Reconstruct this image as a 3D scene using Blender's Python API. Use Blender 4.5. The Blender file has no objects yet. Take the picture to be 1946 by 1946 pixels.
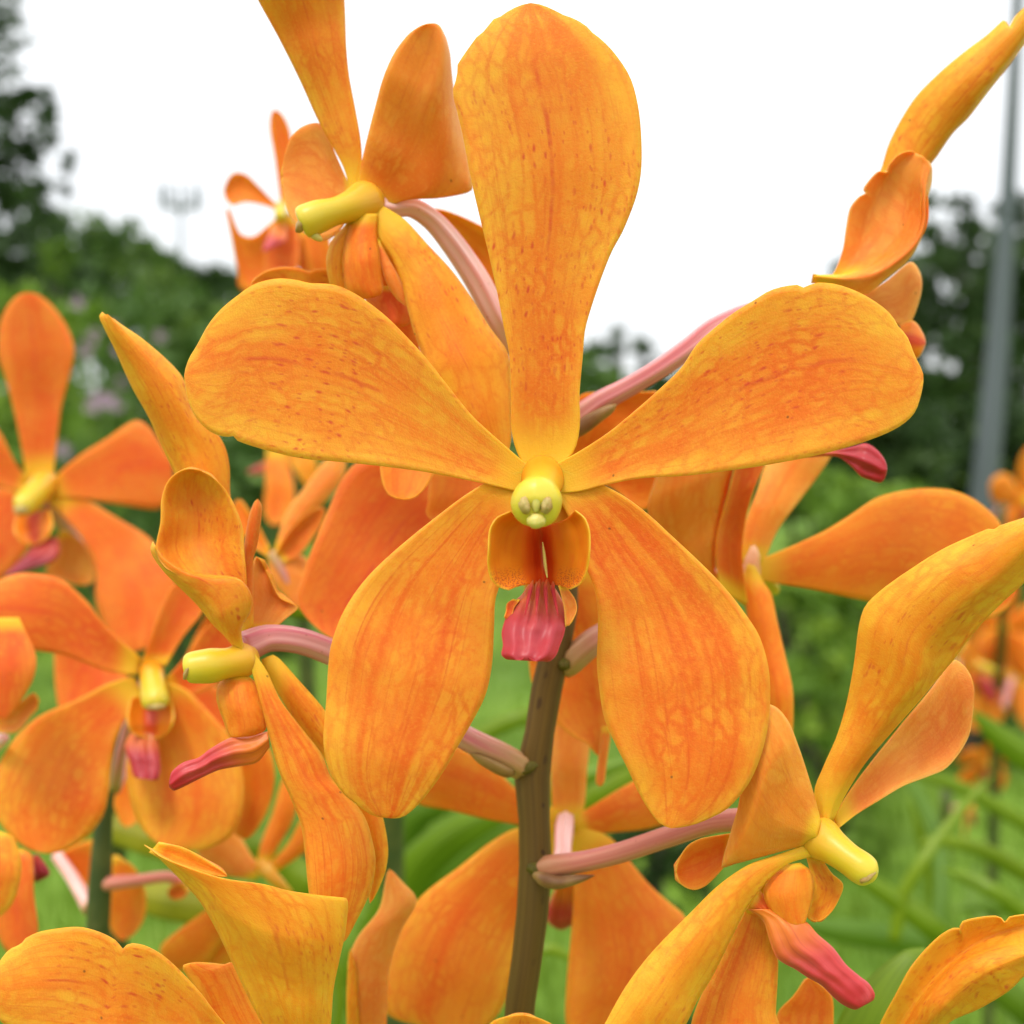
import bpy, math, random
from mathutils import Vector, noise

random.seed(7)
SC = bpy.context.scene
COL = SC.collection

# ------------------------------------------------------------------ camera
H = 0.75                      # camera height above the lawn
PITCH = math.radians(3.5)     # looking slightly down
FPX = 2349.0                  # focal length in photo pixels (photo is 1946 wide)
cam = bpy.data.cameras.new("camera")
cam_o = bpy.data.objects.new("camera", cam)
COL.objects.link(cam_o)
cam.sensor_width = 36.0
cam.lens = FPX / 1946.0 * 36.0
cam.clip_start = 0.005
cam.clip_end = 3000
cam_o.location = (0, 0, H)
cam_o.rotation_euler = (math.radians(90) - PITCH, 0, 0)
cam.dof.use_dof = True
cam.dof.focus_distance = 0.1205
cam.dof.aperture_fstop = 24.5
cam.dof.aperture_blades = 0
SC.camera = cam_o

# ------------------------------------------------------------------ overcast sky and soft sun
SUN_EL, SUN_AZ = math.radians(62), math.radians(205)   # high, over the photographer's left shoulder
world = bpy.data.worlds.new("World")
SC.world = world
world.use_nodes = True
wt = world.node_tree
wt.nodes.clear()
wo = wt.nodes.new('ShaderNodeOutputWorld')
bg = wt.nodes.new('ShaderNodeBackground')
sky = wt.nodes.new('ShaderNodeTexSky')
sky.sky_type = 'NISHITA'
sky.sun_disc = False
sky.sun_elevation = SUN_EL
sky.sun_rotation = SUN_AZ
cl = wt.nodes.new('ShaderNodeMix'); cl.data_type = 'RGBA'      # thick even cloud over the blue
cl.inputs['Factor'].default_value = 0.88
# an overcast sky is about three times as bright overhead as at the horizon
tc = wt.nodes.new('ShaderNodeTexCoord')
sx = wt.nodes.new('ShaderNodeSeparateXYZ')
mr = wt.nodes.new('ShaderNodeMapRange')
vm = wt.nodes.new('ShaderNodeVectorMath'); vm.operation = 'SCALE'
vm.inputs[0].default_value = (0.97, 0.985, 1.0)
mr.inputs['To Min'].default_value = 8.4
mr.inputs['To Max'].default_value = 18.5
wt.links.new(tc.outputs['Generated'], sx.inputs[0])
wt.links.new(sx.outputs[2], mr.inputs['Value'])
wt.links.new(mr.outputs[0], vm.inputs['Scale'])
wt.links.new(vm.outputs[0], cl.inputs['B'])
wt.links.new(sky.outputs[0], cl.inputs['A'])
wt.links.new(cl.outputs['Result'], bg.inputs[0])
bg.inputs[1].default_value = 0.10
wt.links.new(bg.outputs[0], wo.inputs[0])

sl = bpy.data.lights.new("sun", 'SUN')
sl.energy = 1.5
sl.angle = math.radians(12)
sl.color = (1.0, 0.96, 0.9)
sun = bpy.data.objects.new("sun", sl)
COL.objects.link(sun)
sd = Vector((math.sin(SUN_AZ) * math.cos(SUN_EL), math.cos(SUN_AZ) * math.cos(SUN_EL), math.sin(SUN_EL)))
sun.rotation_euler = (-sd).to_track_quat('-Z', 'Y').to_euler()
sun.location = (0, 0, 5)

SC.view_settings.view_transform = 'Standard'
SC.view_settings.look = 'None'
SC.view_settings.exposure = 0.40
SC.view_settings.gamma = 1.0
SC.view_settings.use_curve_mapping = False
SC.cycles.use_denoising = True
SC.cycles.max_bounces = 7
SC.cycles.transparent_max_bounces = 7

# ------------------------------------------------------------------ geometry helpers
FWD = Vector((0, math.cos(PITCH), -math.sin(PITCH)))
UP = Vector((0, math.sin(PITCH), math.cos(PITCH)))
RT = Vector((1, 0, 0))
CAM = Vector((0, 0, H))

def W(x, y, d):
    """point at depth d (m) along the line of sight of photo position x, y"""
    return CAM + d * (FWD + RT * ((x - 973) / FPX) - UP * ((y - 973) / FPX))

S7 = 700 / 1932.0
REG = {'A': (0, 0, S7), 'B': (450, 0, S7), 'C': (1246, 0, S7), 'D': (700, 600, S7), 'E': (0, 540, S7),
       'F': (0, 1246, S7), 'G': (600, 1246, S7), 'H': (1246, 1246, S7), 'I': (1200, 700, 746 / 1932.0),
       'J': (330, 480, S7), 'K': (560, 880, S7), 'L': (1000, 880, S7), 'M': (800, 0, S7), 'N': (1050, 400, S7),
       'P': (0, 0, 1.0)}

def S(txt):
    """'B 10,20 30,40 J 5,6' -> measured outline points"""
    out, r = [], None
    for tok in txt.split():
        if tok in REG:
            r = REG[tok]
        else:
            a, b = tok.split(',')
            out.append((r[0] + float(a) * r[2], r[1] + float(b) * r[2]))
    return out

def cr(p0, p1, p2, p3, t):
    t2, t3 = t * t, t * t * t
    return tuple(0.5 * (2 * b + (c - a) * t + (2 * a - 5 * b + 4 * c - d) * t2 + (3 * b - a - 3 * c + d) * t3)
                 for a, b, c, d in zip(p0, p1, p2, p3))

def dense(pts, k=8):
    """Catmull-Rom through pts; returns a dense polyline"""
    if len(pts) == 1:
        return list(pts)
    out = []
    n = len(pts)
    for i in range(n - 1):
        p1, p2 = pts[i], pts[i + 1]
        p0 = pts[i - 1] if i > 0 else tuple(2 * a - b for a, b in zip(p1, p2))
        p3 = pts[i + 2] if i + 2 < n else tuple(2 * b - a for a, b in zip(p1, p2))
        # limit tangents on uneven spacing
        L1 = math.dist(p1, p2) + 1e-9
        L0 = math.dist(p0, p1) + 1e-9
        L2 = math.dist(p2, p3) + 1e-9
        if L0 > L1:
            p0 = tuple(a + (b - a) * (L1 / L0) for a, b in zip(p1, p0))
        if L2 > L1:
            p3 = tuple(a + (b - a) * (L1 / L2) for a, b in zip(p2, p3))
        for j in range(k):
            out.append(cr(p0, p1, p2, p3, j / k))
    out.append(tuple(pts[-1]))
    return out

def resample(poly, n):
    cum = [0.0]
    for a, b in zip(poly, poly[1:]):
        cum.append(cum[-1] + math.dist(a, b))
    tot = cum[-1] or 1e-9
    out, j = [], 0
    for i in range(n):
        s = tot * i / (n - 1)
        while j < len(cum) - 2 and cum[j + 1] < s:
            j += 1
        seg = cum[j + 1] - cum[j] or 1e-9
        f = min(1, max(0, (s - cum[j]) / seg))
        out.append(tuple(a + (b - a) * f for a, b in zip(poly[j], poly[j + 1])))
    return out

def lerp_list(vals, t):
    if not isinstance(vals, (list, tuple)):
        return vals
    n = len(vals) - 1
    if n == 0:
        return vals[0]
    x = min(max(t, 0), 1) * n
    i = min(int(x), n - 1)
    f = x - i
    f = f * f * (3 - 2 * f) * 0.5 + f * 0.5
    return vals[i] + (vals[i + 1] - vals[i]) * f

def new_obj(name, verts, faces, mats, parent=None, origin=None, smooth=True):
    o0 = origin if origin is not None else Vector((0, 0, 0))
    me = bpy.data.meshes.new(name)
    me.from_pydata([tuple(Vector(v) - o0) for v in verts], [], faces)
    for m in mats:
        me.materials.append(m)
    if smooth:
        me.polygons.foreach_set('use_smooth', [True] * len(me.polygons))
    me.update()
    o = bpy.data.objects.new(name, me)
    COL.objects.link(o)
    if parent is not None:
        o.parent = parent
    elif origin is not None:
        o.location = o0
    return o

def set_uv(me, name, per_vert):
    lay = me.uv_layers.new(name=name)
    idx = [0] * len(me.loops)
    me.loops.foreach_get('vertex_index', idx)
    flat = []
    for i in idx:
        flat.extend(per_vert[i])
    lay.data.foreach_set('uv', flat)

def tag(o, label=None, cat=None, group=None, kind=None):
    if label: o['label'] = label
    if cat: o['category'] = cat
    if group: o['group'] = group
    if kind: o['kind'] = kind
    return o

def empty(name, loc):
    e = bpy.data.objects.new(name, None)
    e.empty_display_size = 0.01
    e.location = loc
    COL.objects.link(e)
    return e

def grid_obj(name, rows, mats, parent, origin, thick=0.0006, face_cam=True, ripple=0.0, seed=0.0, eye=None):
    """rows: list of rows of Vectors (base to tip, left to right) -> a solid petal sheet with real thickness"""
    nv, nu = len(rows), len(rows[0])
    # metric coordinates
    mid = nu // 2
    along = [0.0]
    for a, b in zip(rows, rows[1:]):
        along.append(along[-1] + (b[mid] - a[mid]).length)
    uv, cm, verts, wts = [], [], [], []
    wmax = max(1e-6, max((r[-1] - r[0]).length for r in rows))
    for i, r in enumerate(rows):
        w = sum((b - a).length for a, b in zip(r, r[1:]))
        for j, p in enumerate(r):
            u = j / (nu - 1); v = i / (nv - 1)
            if ripple:
                c = p * 90.0 + Vector((seed, seed * .7, -seed))
                e = abs(2 * u - 1)
                amp = ripple * (0.25 + 0.75 * e ** 2) * min(1, w / wmax * 1.3) * (0.25 + 0.75 * v)
                dirv = (p - CAM).normalized()
                p = p + dirv * amp * (noise.noise(c) + 0.45 * noise.noise(c * 2.7))
            verts.append(p)
            uv.append((u, v)); cm.append(((u - .5) * w * 100, along[i] * 100))
            e = min(1.0, min(u, 1 - u) * 5.0, (1 - v) * 7.0)
            wts.append(0.16 + 0.84 * max(0, e))
    faces = []
    for i in range(nv - 1):
        for j in range(nu - 1):
            a = i * nu + j
            faces.append((a, a + 1, a + nu + 1, a + nu))
    # make the sheet's normal look to the eye
    eye = eye or CAM
    s = 0.0
    for f in faces[::max(1, len(faces) // 60)]:
        a, b, c, d = (verts[k] for k in f)
        nrm = (c - a).cross(d - b)
        s += nrm.dot((eye - a).normalized())
    if s < 0:
        faces = [tuple(reversed(f)) for f in faces]
    o = new_obj(name, verts, faces, mats if face_cam else [mats[1], mats[0], mats[2]], parent, origin)
    set_uv(o.data, 'uv', uv)
    set_uv(o.data, 'cm', cm)
    vg = o.vertex_groups.new(name='thick')
    for k, wgt in enumerate(wts):
        vg.add([k], wgt, 'REPLACE')
    m = o.modifiers.new('thick', 'SOLIDIFY')
    m.thickness = thick
    m.offset = -1
    m.vertex_group = 'thick'
    m.thickness_vertex_group = 0.0
    m.material_offset = 1
    m.material_offset_rim = 2
    m.use_even_offset = False
    return o

def sheet_rows(L, R, d, cup=0.0, tilt=0.0, nv=34, nu=13, cupshape=2.0, side=None):
    """rows between two measured edges. d: depths base->tip of the mid line; cup/tilt in mm (cup>0: middle farther)"""
    tip = tuple((a + b) / 2 for a, b in zip(L[-1], R[-1]))
    if math.dist(L[-1], R[-1]) < 6:
        comb = list(L[:-1]) + [tip] + list(R[:-1])[::-1]
        k = 8
        dp = dense(comb, k)
        cut = (len(L) - 1) * k
        Ld, Rd = dp[:cut + 1], dp[cut:][::-1]
    else:
        Ld, Rd = dense(L), dense(R)
    Ls, Rs = resample(Ld, nv), resample(Rd, nv)
    wid = [math.dist(a, b) for a, b in zip(Ls, Rs)]
    wm = max(wid) or 1
    rows = []
    for i in range(nv):
        t = i / (nv - 1)
        dc = lerp_list(d, t)
        c = lerp_list(cup, t) * 0.001 * (wid[i] / wm)
        tl = lerp_list(tilt, t) * 0.001 * (wid[i] / wm)
        sd_ = lerp_list(side, t) * 0.001 * (wid[i] / wm) if side is not None else 0
        row = []
        for j in range(nu):
            u = j / (nu - 1)
            s = 2 * u - 1
            x = Ls[i][0] + (Rs[i][0] - Ls[i][0]) * u
            y = Ls[i][1] + (Rs[i][1] - Ls[i][1]) * u
            dd = dc + c * (1 - abs(s) ** cupshape) - c * 0.5 + tl * s * 0.5 + sd_ * s * abs(s)
            row.append(W(x, y, dd))
        rows.append(row)
    return rows

def multi_rows(curves, nv=36, nu=19):
    """curves: list of (points, depths) from one edge to the other; smooth across"""
    cs = []
    for pts, d in curves:
        p = resample(dense(pts), nv)
        cs.append([W(x, y, lerp_list(d, i / (nv - 1))) for i, (x, y) in enumerate(p)])
    rows = []
    for i in range(nv):
        ctrl = [tuple(c[i]) for c in cs]
        row = dense(ctrl, 10)
        n = len(row)
        rr = [Vector(row[round(j * (n - 1) / (nu - 1))]) for j in range(nu)]
        rows.append(rr)
    return rows

def frames(path):
    out = []
    n = len(path)
    ref = None
    for i in range(n):
        t = (path[min(i + 1, n - 1)] - path[max(i - 1, 0)])
        t = t.normalized() if t.length > 1e-9 else Vector((0, 0, 1))
        if ref is None:
            ref = Vector((0, 0, 1)) if abs(t.z) < 0.9 else Vector((1, 0, 0))
        a = (ref - t * ref.dot(t)).normalized()
        b = t.cross(a)
        ref = a
        out.append((t, a, b))
    return out

def tube_obj(name, pts, radii, mats, parent, origin, n=14, nseg=30, groove=0.0, ng=6, caps=True, flat=1.0, bumps=None):
    """pts: world Vectors; radii in metres; smooth tube with optional lengthwise grooves"""
    pr = [tuple(p) + (r,) for p, r in zip(pts, radii)]
    poly = resample(dense(pr, 10), nseg)
    path = [Vector(p[:3]) for p in poly]
    rad = [p[3] for p in poly]
    verts, uv, cm = [], [], []
    fr = frames(path)
    ln = 0.0
    for i, (p, r) in enumerate(zip(path, rad)):
        if i: ln += (p - path[i - 1]).length
        t, a, b = fr[i]
        for k in range(n + 1):
            th = 2 * math.pi * k / n
            rr = max(r, 1e-6) * (1 + groove * math.cos(ng * th))
            if bumps:
                rr *= 1 + bumps * noise.noise(p * 300 + Vector((math.cos(th), math.sin(th), 0)) * 1.2)
            verts.append(p + a * math.cos(th) * rr + b * math.sin(th) * rr * flat)
            uv.append((k / n, i / (nseg - 1))); cm.append((k / n * 2 * math.pi * r * 100, ln * 100))
    faces = []
    m = n + 1
    for i in range(nseg - 1):
        for k in range(n):
            a = i * m + k
            faces.append((a, a + 1, a + m + 1, a + m))
    if caps:
        faces.append(tuple(range(n, 0, -1)))
        faces.append(tuple((nseg - 1) * m + k for k in range(n)))
    o = new_obj(name, verts, faces, mats, parent, origin)
    set_uv(o.data, 'uv', uv)
    set_uv(o.data, 'cm', cm)
    return o

def ptube(name, pts, mats, parent, origin, **kw):
    """pts: (x, y, d, radius in photo px)"""
    return tube_obj(name, [W(x, y, d) for x, y, d, r in pts], [r * d / FPX for x, y, d, r in pts], mats, parent, origin, **kw)

def blob_obj(name, c, ax, ay, az, mats, parent, origin, n=16, m=10, rough=0.0, seed=0):
    verts, uv, faces = [], [], []
    for i in range(m + 1):
        ph = math.pi * i / m
        for k in range(n):
            th = 2 * math.pi * k / n
            q = Vector((math.sin(ph) * math.cos(th), math.sin(ph) * math.sin(th), math.cos(ph)))
            s = 1 + rough * noise.noise(q * 2.2 + Vector((seed, 0, 0)))
            verts.append(c + (ax * q.x + ay * q.y + az * q.z) * s)
            uv.append((k / n, i / m))
    for i in range(m):
        for k in range(n):
            a, b = i * n + k, i * n + (k + 1) % n
            faces.append((a, b, b + n, a + n))
    o = new_obj(name, verts, faces, mats, parent, origin)
    set_uv(o.data, 'uv', uv)
    set_uv(o.data, 'cm', [(a * .5, b * .5) for a, b in uv])
    return o

def pad_obj(name, L, R, d, mats, parent, origin, front=1.2, back=0.6, ridges=3, rdepth=0.25, nv=40, nu=25, lumps=0.0):
    """closed fleshy tongue between two measured edges; front/back bulge in mm, lengthwise ridges on the front"""
    base = sheet_rows(L, R, d, nv=nv, nu=nu)
    wid = [(r[-1] - r[0]).length for r in base]
    wm = max(wid)
    verts, uv, cm = [], [], []
    for sgn, amp in ((-1, front), (1, back)):
        for i, r in enumerate(base):
            v = i / (nv - 1)
            for j, p in enumerate(r):
                u = j / (nu - 1); s = 2 * u - 1
                prof = math.sqrt(max(0, 1 - s * s)) * (wid[i] / wm) ** 0.6
                z = amp * prof
                if sgn < 0:
                    z += rdepth * prof * math.cos(s * math.pi * ridges * (0.9 + .2 * v)) * (0.35 + 0.65 * math.sin(math.pi * min(1, v * 1.1)))
                    if lumps:
                        z += lumps * prof * (math.exp(-((s - .5) / .35) ** 2) + math.exp(-((s + .5) / .35) ** 2) - .4) * max(0, (v - .45) / .55)
                    z += 0.12 * noise.noise(p * 900) * prof
                verts.append(p + (p - CAM).normalized() * sgn * z * 0.001)
                uv.append((u, v)); cm.append((s * wid[i] * 50, v * 2))
    faces = []
    off = nv * nu
    for i in range(nv - 1):
        for j in range(nu - 1):
            a = i * nu + j
            faces.append((a, a + nu, a + nu + 1, a + 1))
            faces.append((off + a, off + a + 1, off + a + nu + 1, off + a + nu))
    for i in range(nv - 1):
        a = i * nu; b = a + nu
        faces.append((a, a + off, b + off, b))
        a = i * nu + nu - 1; b = a + nu
        faces.append((a, b, b + off, a + off))
    for j in range(nu - 1):
        faces.append((j, j + 1, j + 1 + off, j + off))
        a = (nv - 1) * nu + j
        faces.append((a, a + off, a + 1 + off, a + 1))
    o = new_obj(name, verts, faces, mats, parent, origin)
    set_uv(o.data, 'uv', uv)
    set_uv(o.data, 'cm', cm)
    return o

# ------------------------------------------------------------------ materials
class NT:
    def __init__(s, name):
        s.m = bpy.data.materials.new(name)
        s.m.use_nodes = True
        s.t = s.m.node_tree
        s.t.nodes.clear()
        s.out = s.t.nodes.new('ShaderNodeOutputMaterial')
    def put(s, sock, v):
        if isinstance(v, bpy.types.NodeSocket):
            s.t.links.new(v, sock)
        elif v is not None:
            if isinstance(v, (tuple, list)) and len(v) == 3 and sock.type == 'RGBA':
                v = (*v, 1)
            sock.default_value = v
    def n(s, typ, ins=(), **props):
        nd = s.t.nodes.new(typ)
        for k, v in props.items():
            setattr(nd, k, v)
        for k, v in (ins.items() if isinstance(ins, dict) else enumerate(ins)):
            s.put(nd.inputs[k], v)
        return nd
    def math(s, op, a, b=None, c=None, clamp=False):
        return s.n('ShaderNodeMath', [a, b, c], operation=op, use_clamp=clamp).outputs[0]
    def vmul(s, v, k):
        return s.n('ShaderNodeVectorMath', [v, k], operation='MULTIPLY').outputs[0]
    def vadd(s, v, k):
        return s.n('ShaderNodeVectorMath', [v, k], operation='ADD').outputs[0]
    def mix(s, f, a, b, mode='MIX'):
        nd = s.n('ShaderNodeMix', data_type='RGBA', blend_type=mode)
        s.put(nd.inputs['Factor'], f); s.put(nd.inputs['A'], a); s.put(nd.inputs['B'], b)
        return nd.outputs['Result']
    def sstep(s, v, lo, hi, a=0.0, b=1.0):
        return s.n('ShaderNodeMapRange', [v, lo, hi, a, b], interpolation_type='SMOOTHSTEP').outputs[0]
    def noise(s, vec, scale, detail=2.0, rough=0.5):
        return s.n('ShaderNodeTexNoise', {'Vector': vec, 'Scale': scale, 'Detail': detail, 'Roughness': rough}).outputs['Fac']
    def uv(s, name):
        return s.n('ShaderNodeUVMap', uv_map=name).outputs[0]
    def sep(s, v):
        nd = s.n('ShaderNodeSeparateXYZ', [v])
        return nd.outputs[0], nd.outputs[1]
    def comb(s, x, y, z=0.0):
        return s.n('ShaderNodeCombineXYZ', [x, y, z]).outputs[0]
    def rnd(s):
        return s.n('ShaderNodeObjectInfo').outputs['Random']
    def obj(s):
        return s.n('ShaderNodeTexCoord').outputs['Object']
    def bump(s, h, strength=0.3, dist=0.0002):
        return s.n('ShaderNodeBump', {'Height': h, 'Strength': strength, 'Distance': dist}).outputs[0]
    def finish(s, col, rough=0.5, spec=0.35, sss=0.0, radius=(1, .4, .1), scale=0.001, normal=None, coat=0.0, metal=0.0, sheen=0.0):
        p = s.n('ShaderNodeBsdfPrincipled')
        s.put(p.inputs['Base Color'], col)
        s.put(p.inputs['Roughness'], rough)
        s.put(p.inputs['Specular IOR Level'], spec)
        s.put(p.inputs['Metallic'], metal)
        if sss:
            p.subsurface_method = 'RANDOM_WALK'
            p.inputs['Subsurface Weight'].default_value = sss
            p.inputs['Subsurface Radius'].default_value = radius
            p.inputs['Subsurface Scale'].default_value = scale
        if coat: p.inputs['Coat Weight'].default_value = coat
        if sheen: p.inputs['Sheen Weight'].default_value = sheen
        if normal is not None: s.put(p.inputs['Normal'], normal)
        s.t.links.new(p.outputs[0], s.out.inputs[0])
        return s.m

SSS = dict(sss=0.65, radius=(1.0, 0.32, 0.06), scale=0.00055)

def petal_mat(name, light, midc, deep, vein, spot, spots=1.0, rib=1.0, base=(0.76, 0.45, 0.03), edge=(0.80, 0.42, 0.05), net=1.0, streak=1.0):
    s = NT(name)
    uv = s.uv('uv'); u, v = s.sep(uv)
    cm0 = s.uv('cm')
    r = s.rnd()
    off = s.comb(s.math('MULTIPLY', r, 37.0), s.math('MULTIPLY', r, 91.0), s.math('MULTIPLY', r, 13.0))
    cm = s.vadd(cm0, off)
    e = s.math('MULTIPLY', s.math('ABSOLUTE', s.math('SUBTRACT', u, 0.5)), 2.0)
    # broad colour clouds, yellower towards margin and tip
    n1 = s.noise(s.vmul(cm, (1.9, 1.2, 1)), 1.0, 3.0, .55)
    side = s.sstep(e, .35, 1.0, 0.0, .20)
    up = s.sstep(v, .55, 1.0, 0.0, .10)
    k = s.math('ADD', s.math('ADD', n1, side), up)
    col = s.mix(s.sstep(k, .42, .86), midc, light)
    dn = s.noise(s.vadd(s.vmul(cm, (.9, .7, 1)), (5, 3, 9)), 1.0, 2.0)
    col = s.mix(s.sstep(s.math('SUBTRACT', dn, s.math('MULTIPLY', side, .6)), .42, .72, 0, .75), col, deep)
    # mosaic of pale cells between a net of veins, stretched along the petal
    warp = s.n('ShaderNodeTexNoise', {'Vector': cm, 'Scale': 3.0, 'Detail': 3.0}).outputs['Color']
    cw = s.vadd(s.vmul(cm, (8.0, 4.0, 1)), s.vmul(warp, (1.6, 1.6, 0)))
    vd = s.n('ShaderNodeTexVoronoi', {'Vector': cw, 'Scale': 1.0}, feature='DISTANCE_TO_EDGE', voronoi_dimensions='2D').outputs['Distance']
    brk = s.sstep(s.noise(cm, 1.7, 2.0), .36, .60)
    netm = s.math('MULTIPLY', s.sstep(vd, .0, .24, 1.0, 0.0), s.math('MULTIPLY', brk, .24 * net))
    col = s.mix(netm, col, vein)
    cell = s.math('MULTIPLY', s.sstep(vd, .05, .35, 0, .50), s.sstep(s.noise(s.vadd(cm, (9, 4, 2)), 2.6, 2.0), .42, .62))
    col = s.mix(cell, col, light)
    # lengthwise veins fanning from the base
    st = s.noise(s.vadd(s.comb(s.math('MULTIPLY', u, 34.0), s.math('MULTIPLY', v, 2.4)), off), 1.0, 3.0, .6)
    wide = s.noise(s.vadd(s.comb(s.math('MULTIPLY', u, 7.0), s.math('MULTIPLY', v, 1.3)), off), 1.0, 2.0, .5)
    stm = s.math('MULTIPLY', s.sstep(st, .50, .76, 0, .34 * streak), s.sstep(e, .75, 1.0, 1.0, .3))
    col = s.mix(stm, col, vein)
    col = s.mix(s.math('MULTIPLY', s.sstep(wide, .46, .70, 0, .45 * streak), s.sstep(e, .6, 1.0, 1.0, .2)), col, deep)
    blot = s.sstep(s.noise(cm, 9.0, 4.0, .65), .50, .72, 0, .22)
    col = s.mix(blot, col, deep)
    # fine cell grain
    fg = s.noise(cm, 30.0, 3.0, .65)
    col = s.mix(s.sstep(fg, .48, .72, 0, .28), col, light)
    col = s.mix(s.sstep(fg, .30, .48, .22, 0), col, deep)
    # rib
    wob = s.math('MULTIPLY', s.math('SUBTRACT', s.noise(s.vmul(cm, (.1, 1.0, 1)), 1.0), .5), .06)
    rd = s.math('ABSOLUTE', s.math('ADD', s.math('SUBTRACT', u, .48), wob))
    ribm = s.math('MULTIPLY', s.sstep(rd, .002, .022, 1, 0), s.math('MULTIPLY', s.sstep(v, .30, .55), s.sstep(v, .72, .90, 1, 0)))
    ribm = s.math('MULTIPLY', ribm, s.sstep(s.noise(cm, 4.0, 3.0), .40, .66, .05, .70 * rib))
    col = s.mix(s.math('MULTIPLY', ribm, rib), col, spot)
    rib_flush = s.math('MULTIPLY', s.sstep(rd, .02, .20, .30, 0), s.math('MULTIPLY', s.sstep(v, .30, .6), s.sstep(v, .72, .95, 1, 0)))  # wider band of the deep petal colour either side of the rib
    col = s.mix(s.math('MULTIPLY', rib_flush, rib), col, deep)
    # red flecks
    if spots:
        sw = s.vadd(s.vmul(cm, (10.5, 4.0, 1)), s.vmul(warp, (.8, .8, 0)))
        vo = s.n('ShaderNodeTexVoronoi', {'Vector': sw, 'Scale': 1.0}, feature='F1', voronoi_dimensions='2D')
        keep = s.sstep(s.n('ShaderNodeSeparateColor', [vo.outputs['Color']]).outputs[0], .40, .85)
        dot = s.sstep(vo.outputs['Distance'], .03, .24, 1, 0)
        area = s.math('MULTIPLY', s.sstep(s.noise(cm, .9, 2.0), .38, .58), s.math('MULTIPLY', s.sstep(v, .10, .24), s.sstep(v, .62, .88, 1, .12)))
        col = s.mix(s.math('MULTIPLY', s.math('MULTIPLY', dot, keep), s.math('MULTIPLY', area, .74 * spots)), col, spot)
        sw2 = s.vadd(s.vmul(cm, (19.0, 9.0, 1)), s.vmul(warp, (1.5, 1.5, 0)))
        vo2 = s.n('ShaderNodeTexVoronoi', {'Vector': sw2, 'Scale': 1.0}, feature='F1', voronoi_dimensions='2D')
        d2 = s.math('MULTIPLY', s.sstep(vo2.outputs['Distance'], .08, .30, 1, 0), s.sstep(s.n('ShaderNodeSeparateColor', [vo2.outputs['Color']]).outputs[1], .55, .9))
        col = s.mix(s.math('MULTIPLY', d2, s.math('MULTIPLY', area, .5 * spots)), col, spot)
    # throat and margin
    col = s.mix(s.sstep(v, .04, .17, .95, 0), col, base)
    col = s.mix(s.math('MULTIPLY', s.sstep(e, .93, 1.0, 0, .35), s.sstep(v, .15, .4)), col, edge)
    # a few pin-prick bruises
    pk = s.n('ShaderNodeTexVoronoi', {'Vector': s.vadd(s.vmul(cm, (.9, .9, 1)), (3.3, 7.1, 0)), 'Scale': 1.0}, feature='F1', voronoi_dimensions='2D')
    col = s.mix(s.math('MULTIPLY', s.sstep(pk.outputs['Distance'], .004, .017, 1, 0), s.sstep(s.n('ShaderNodeSeparateColor', [pk.outputs['Color']]).outputs[2], .70, .75, 0, .7)), col, (.10, .035, .012))
    hgt = s.math('ADD', s.noise(cm, 55.0, 2.0), s.math('MULTIPLY', st, .8))
    return s.finish(col, rough=.52, spec=.14, normal=s.bump(hgt, .30, .00016), **SSS)

LIGHT = (0.74, 0.372, 0.032); MIDC = (0.73, 0.250, 0.019); DEEP = (0.70, 0.120, 0.010); VEIN = (0.60, 0.060, 0.012); SPOT = (0.54, 0.034, 0.020)
M_FACE = petal_mat('petal_face', LIGHT, MIDC, DEEP, VEIN, SPOT)
M_SEPAL = petal_mat('sepal_face', (0.74, 0.345, 0.030), (0.73, 0.215, 0.017), (0.68, 0.098, 0.009), (0.57, 0.048, 0.010), SPOT, spots=.22, rib=.5, streak=1.5)
M_BACK = petal_mat('petal_back', (0.77, 0.34, 0.050), (0.75, 0.245, 0.025), (0.71, 0.15, 0.014), (0.60, 0.095, 0.02), (0.62, 0.08, 0.05), spots=0.0, rib=.35, edge=(.9, .55, .14), net=.7)
M_PLAIN = petal_mat('petal_plain', (0.76, 0.30, 0.024), (0.75, 0.200, 0.015), (0.71, 0.112, 0.009), (0.62, 0.062, 0.010), SPOT, spots=0.25, rib=.6, net=.8)
M_RED = petal_mat('petal_red', (0.76, 0.245, 0.032), (0.74, 0.160, 0.020), (0.70, 0.085, 0.014), (0.58, 0.045, 0.018), (0.6, .05, .04), spots=0.35, rib=1.0, edge=(.85, .40, .08), net=.8)
M_PEACH = petal_mat('petal_peach', (0.77, 0.35, 0.065), (0.75, 0.25, 0.036), (0.71, 0.155, 0.020), (0.60, 0.09, 0.02), (0.62, 0.08, 0.05), spots=0.0, rib=.3, edge=(.9, .55, .2), net=.6)
M_YELL = petal_mat('petal_amber', (0.75, 0.385, 0.028), (0.74, 0.275, 0.016), (0.70, 0.155, 0.009), (0.60, 0.075, 0.010), SPOT, spots=.8, rib=.8)

def rim_mat():
    s = NT('petal_margin')
    n = s.noise(s.obj(), 600.0)
    return s.finish(s.mix(n, (.78, .36, .025), (.76, .29, .014)), rough=.45, spec=.3, **SSS)
M_RIM = rim_mat()
FACE = [M_FACE, M_BACK, M_RIM]
SEPAL = [M_SEPAL, M_BACK, M_RIM]
PLAIN = [M_PLAIN, M_BACK, M_RIM]
RED = [M_RED, M_RED, M_RIM]
PEACH = [M_PEACH, M_FACE, M_RIM]
AMBER = [M_YELL, M_BACK, M_RIM]
BACK = [M_BACK, M_FACE, M_RIM]

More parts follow.
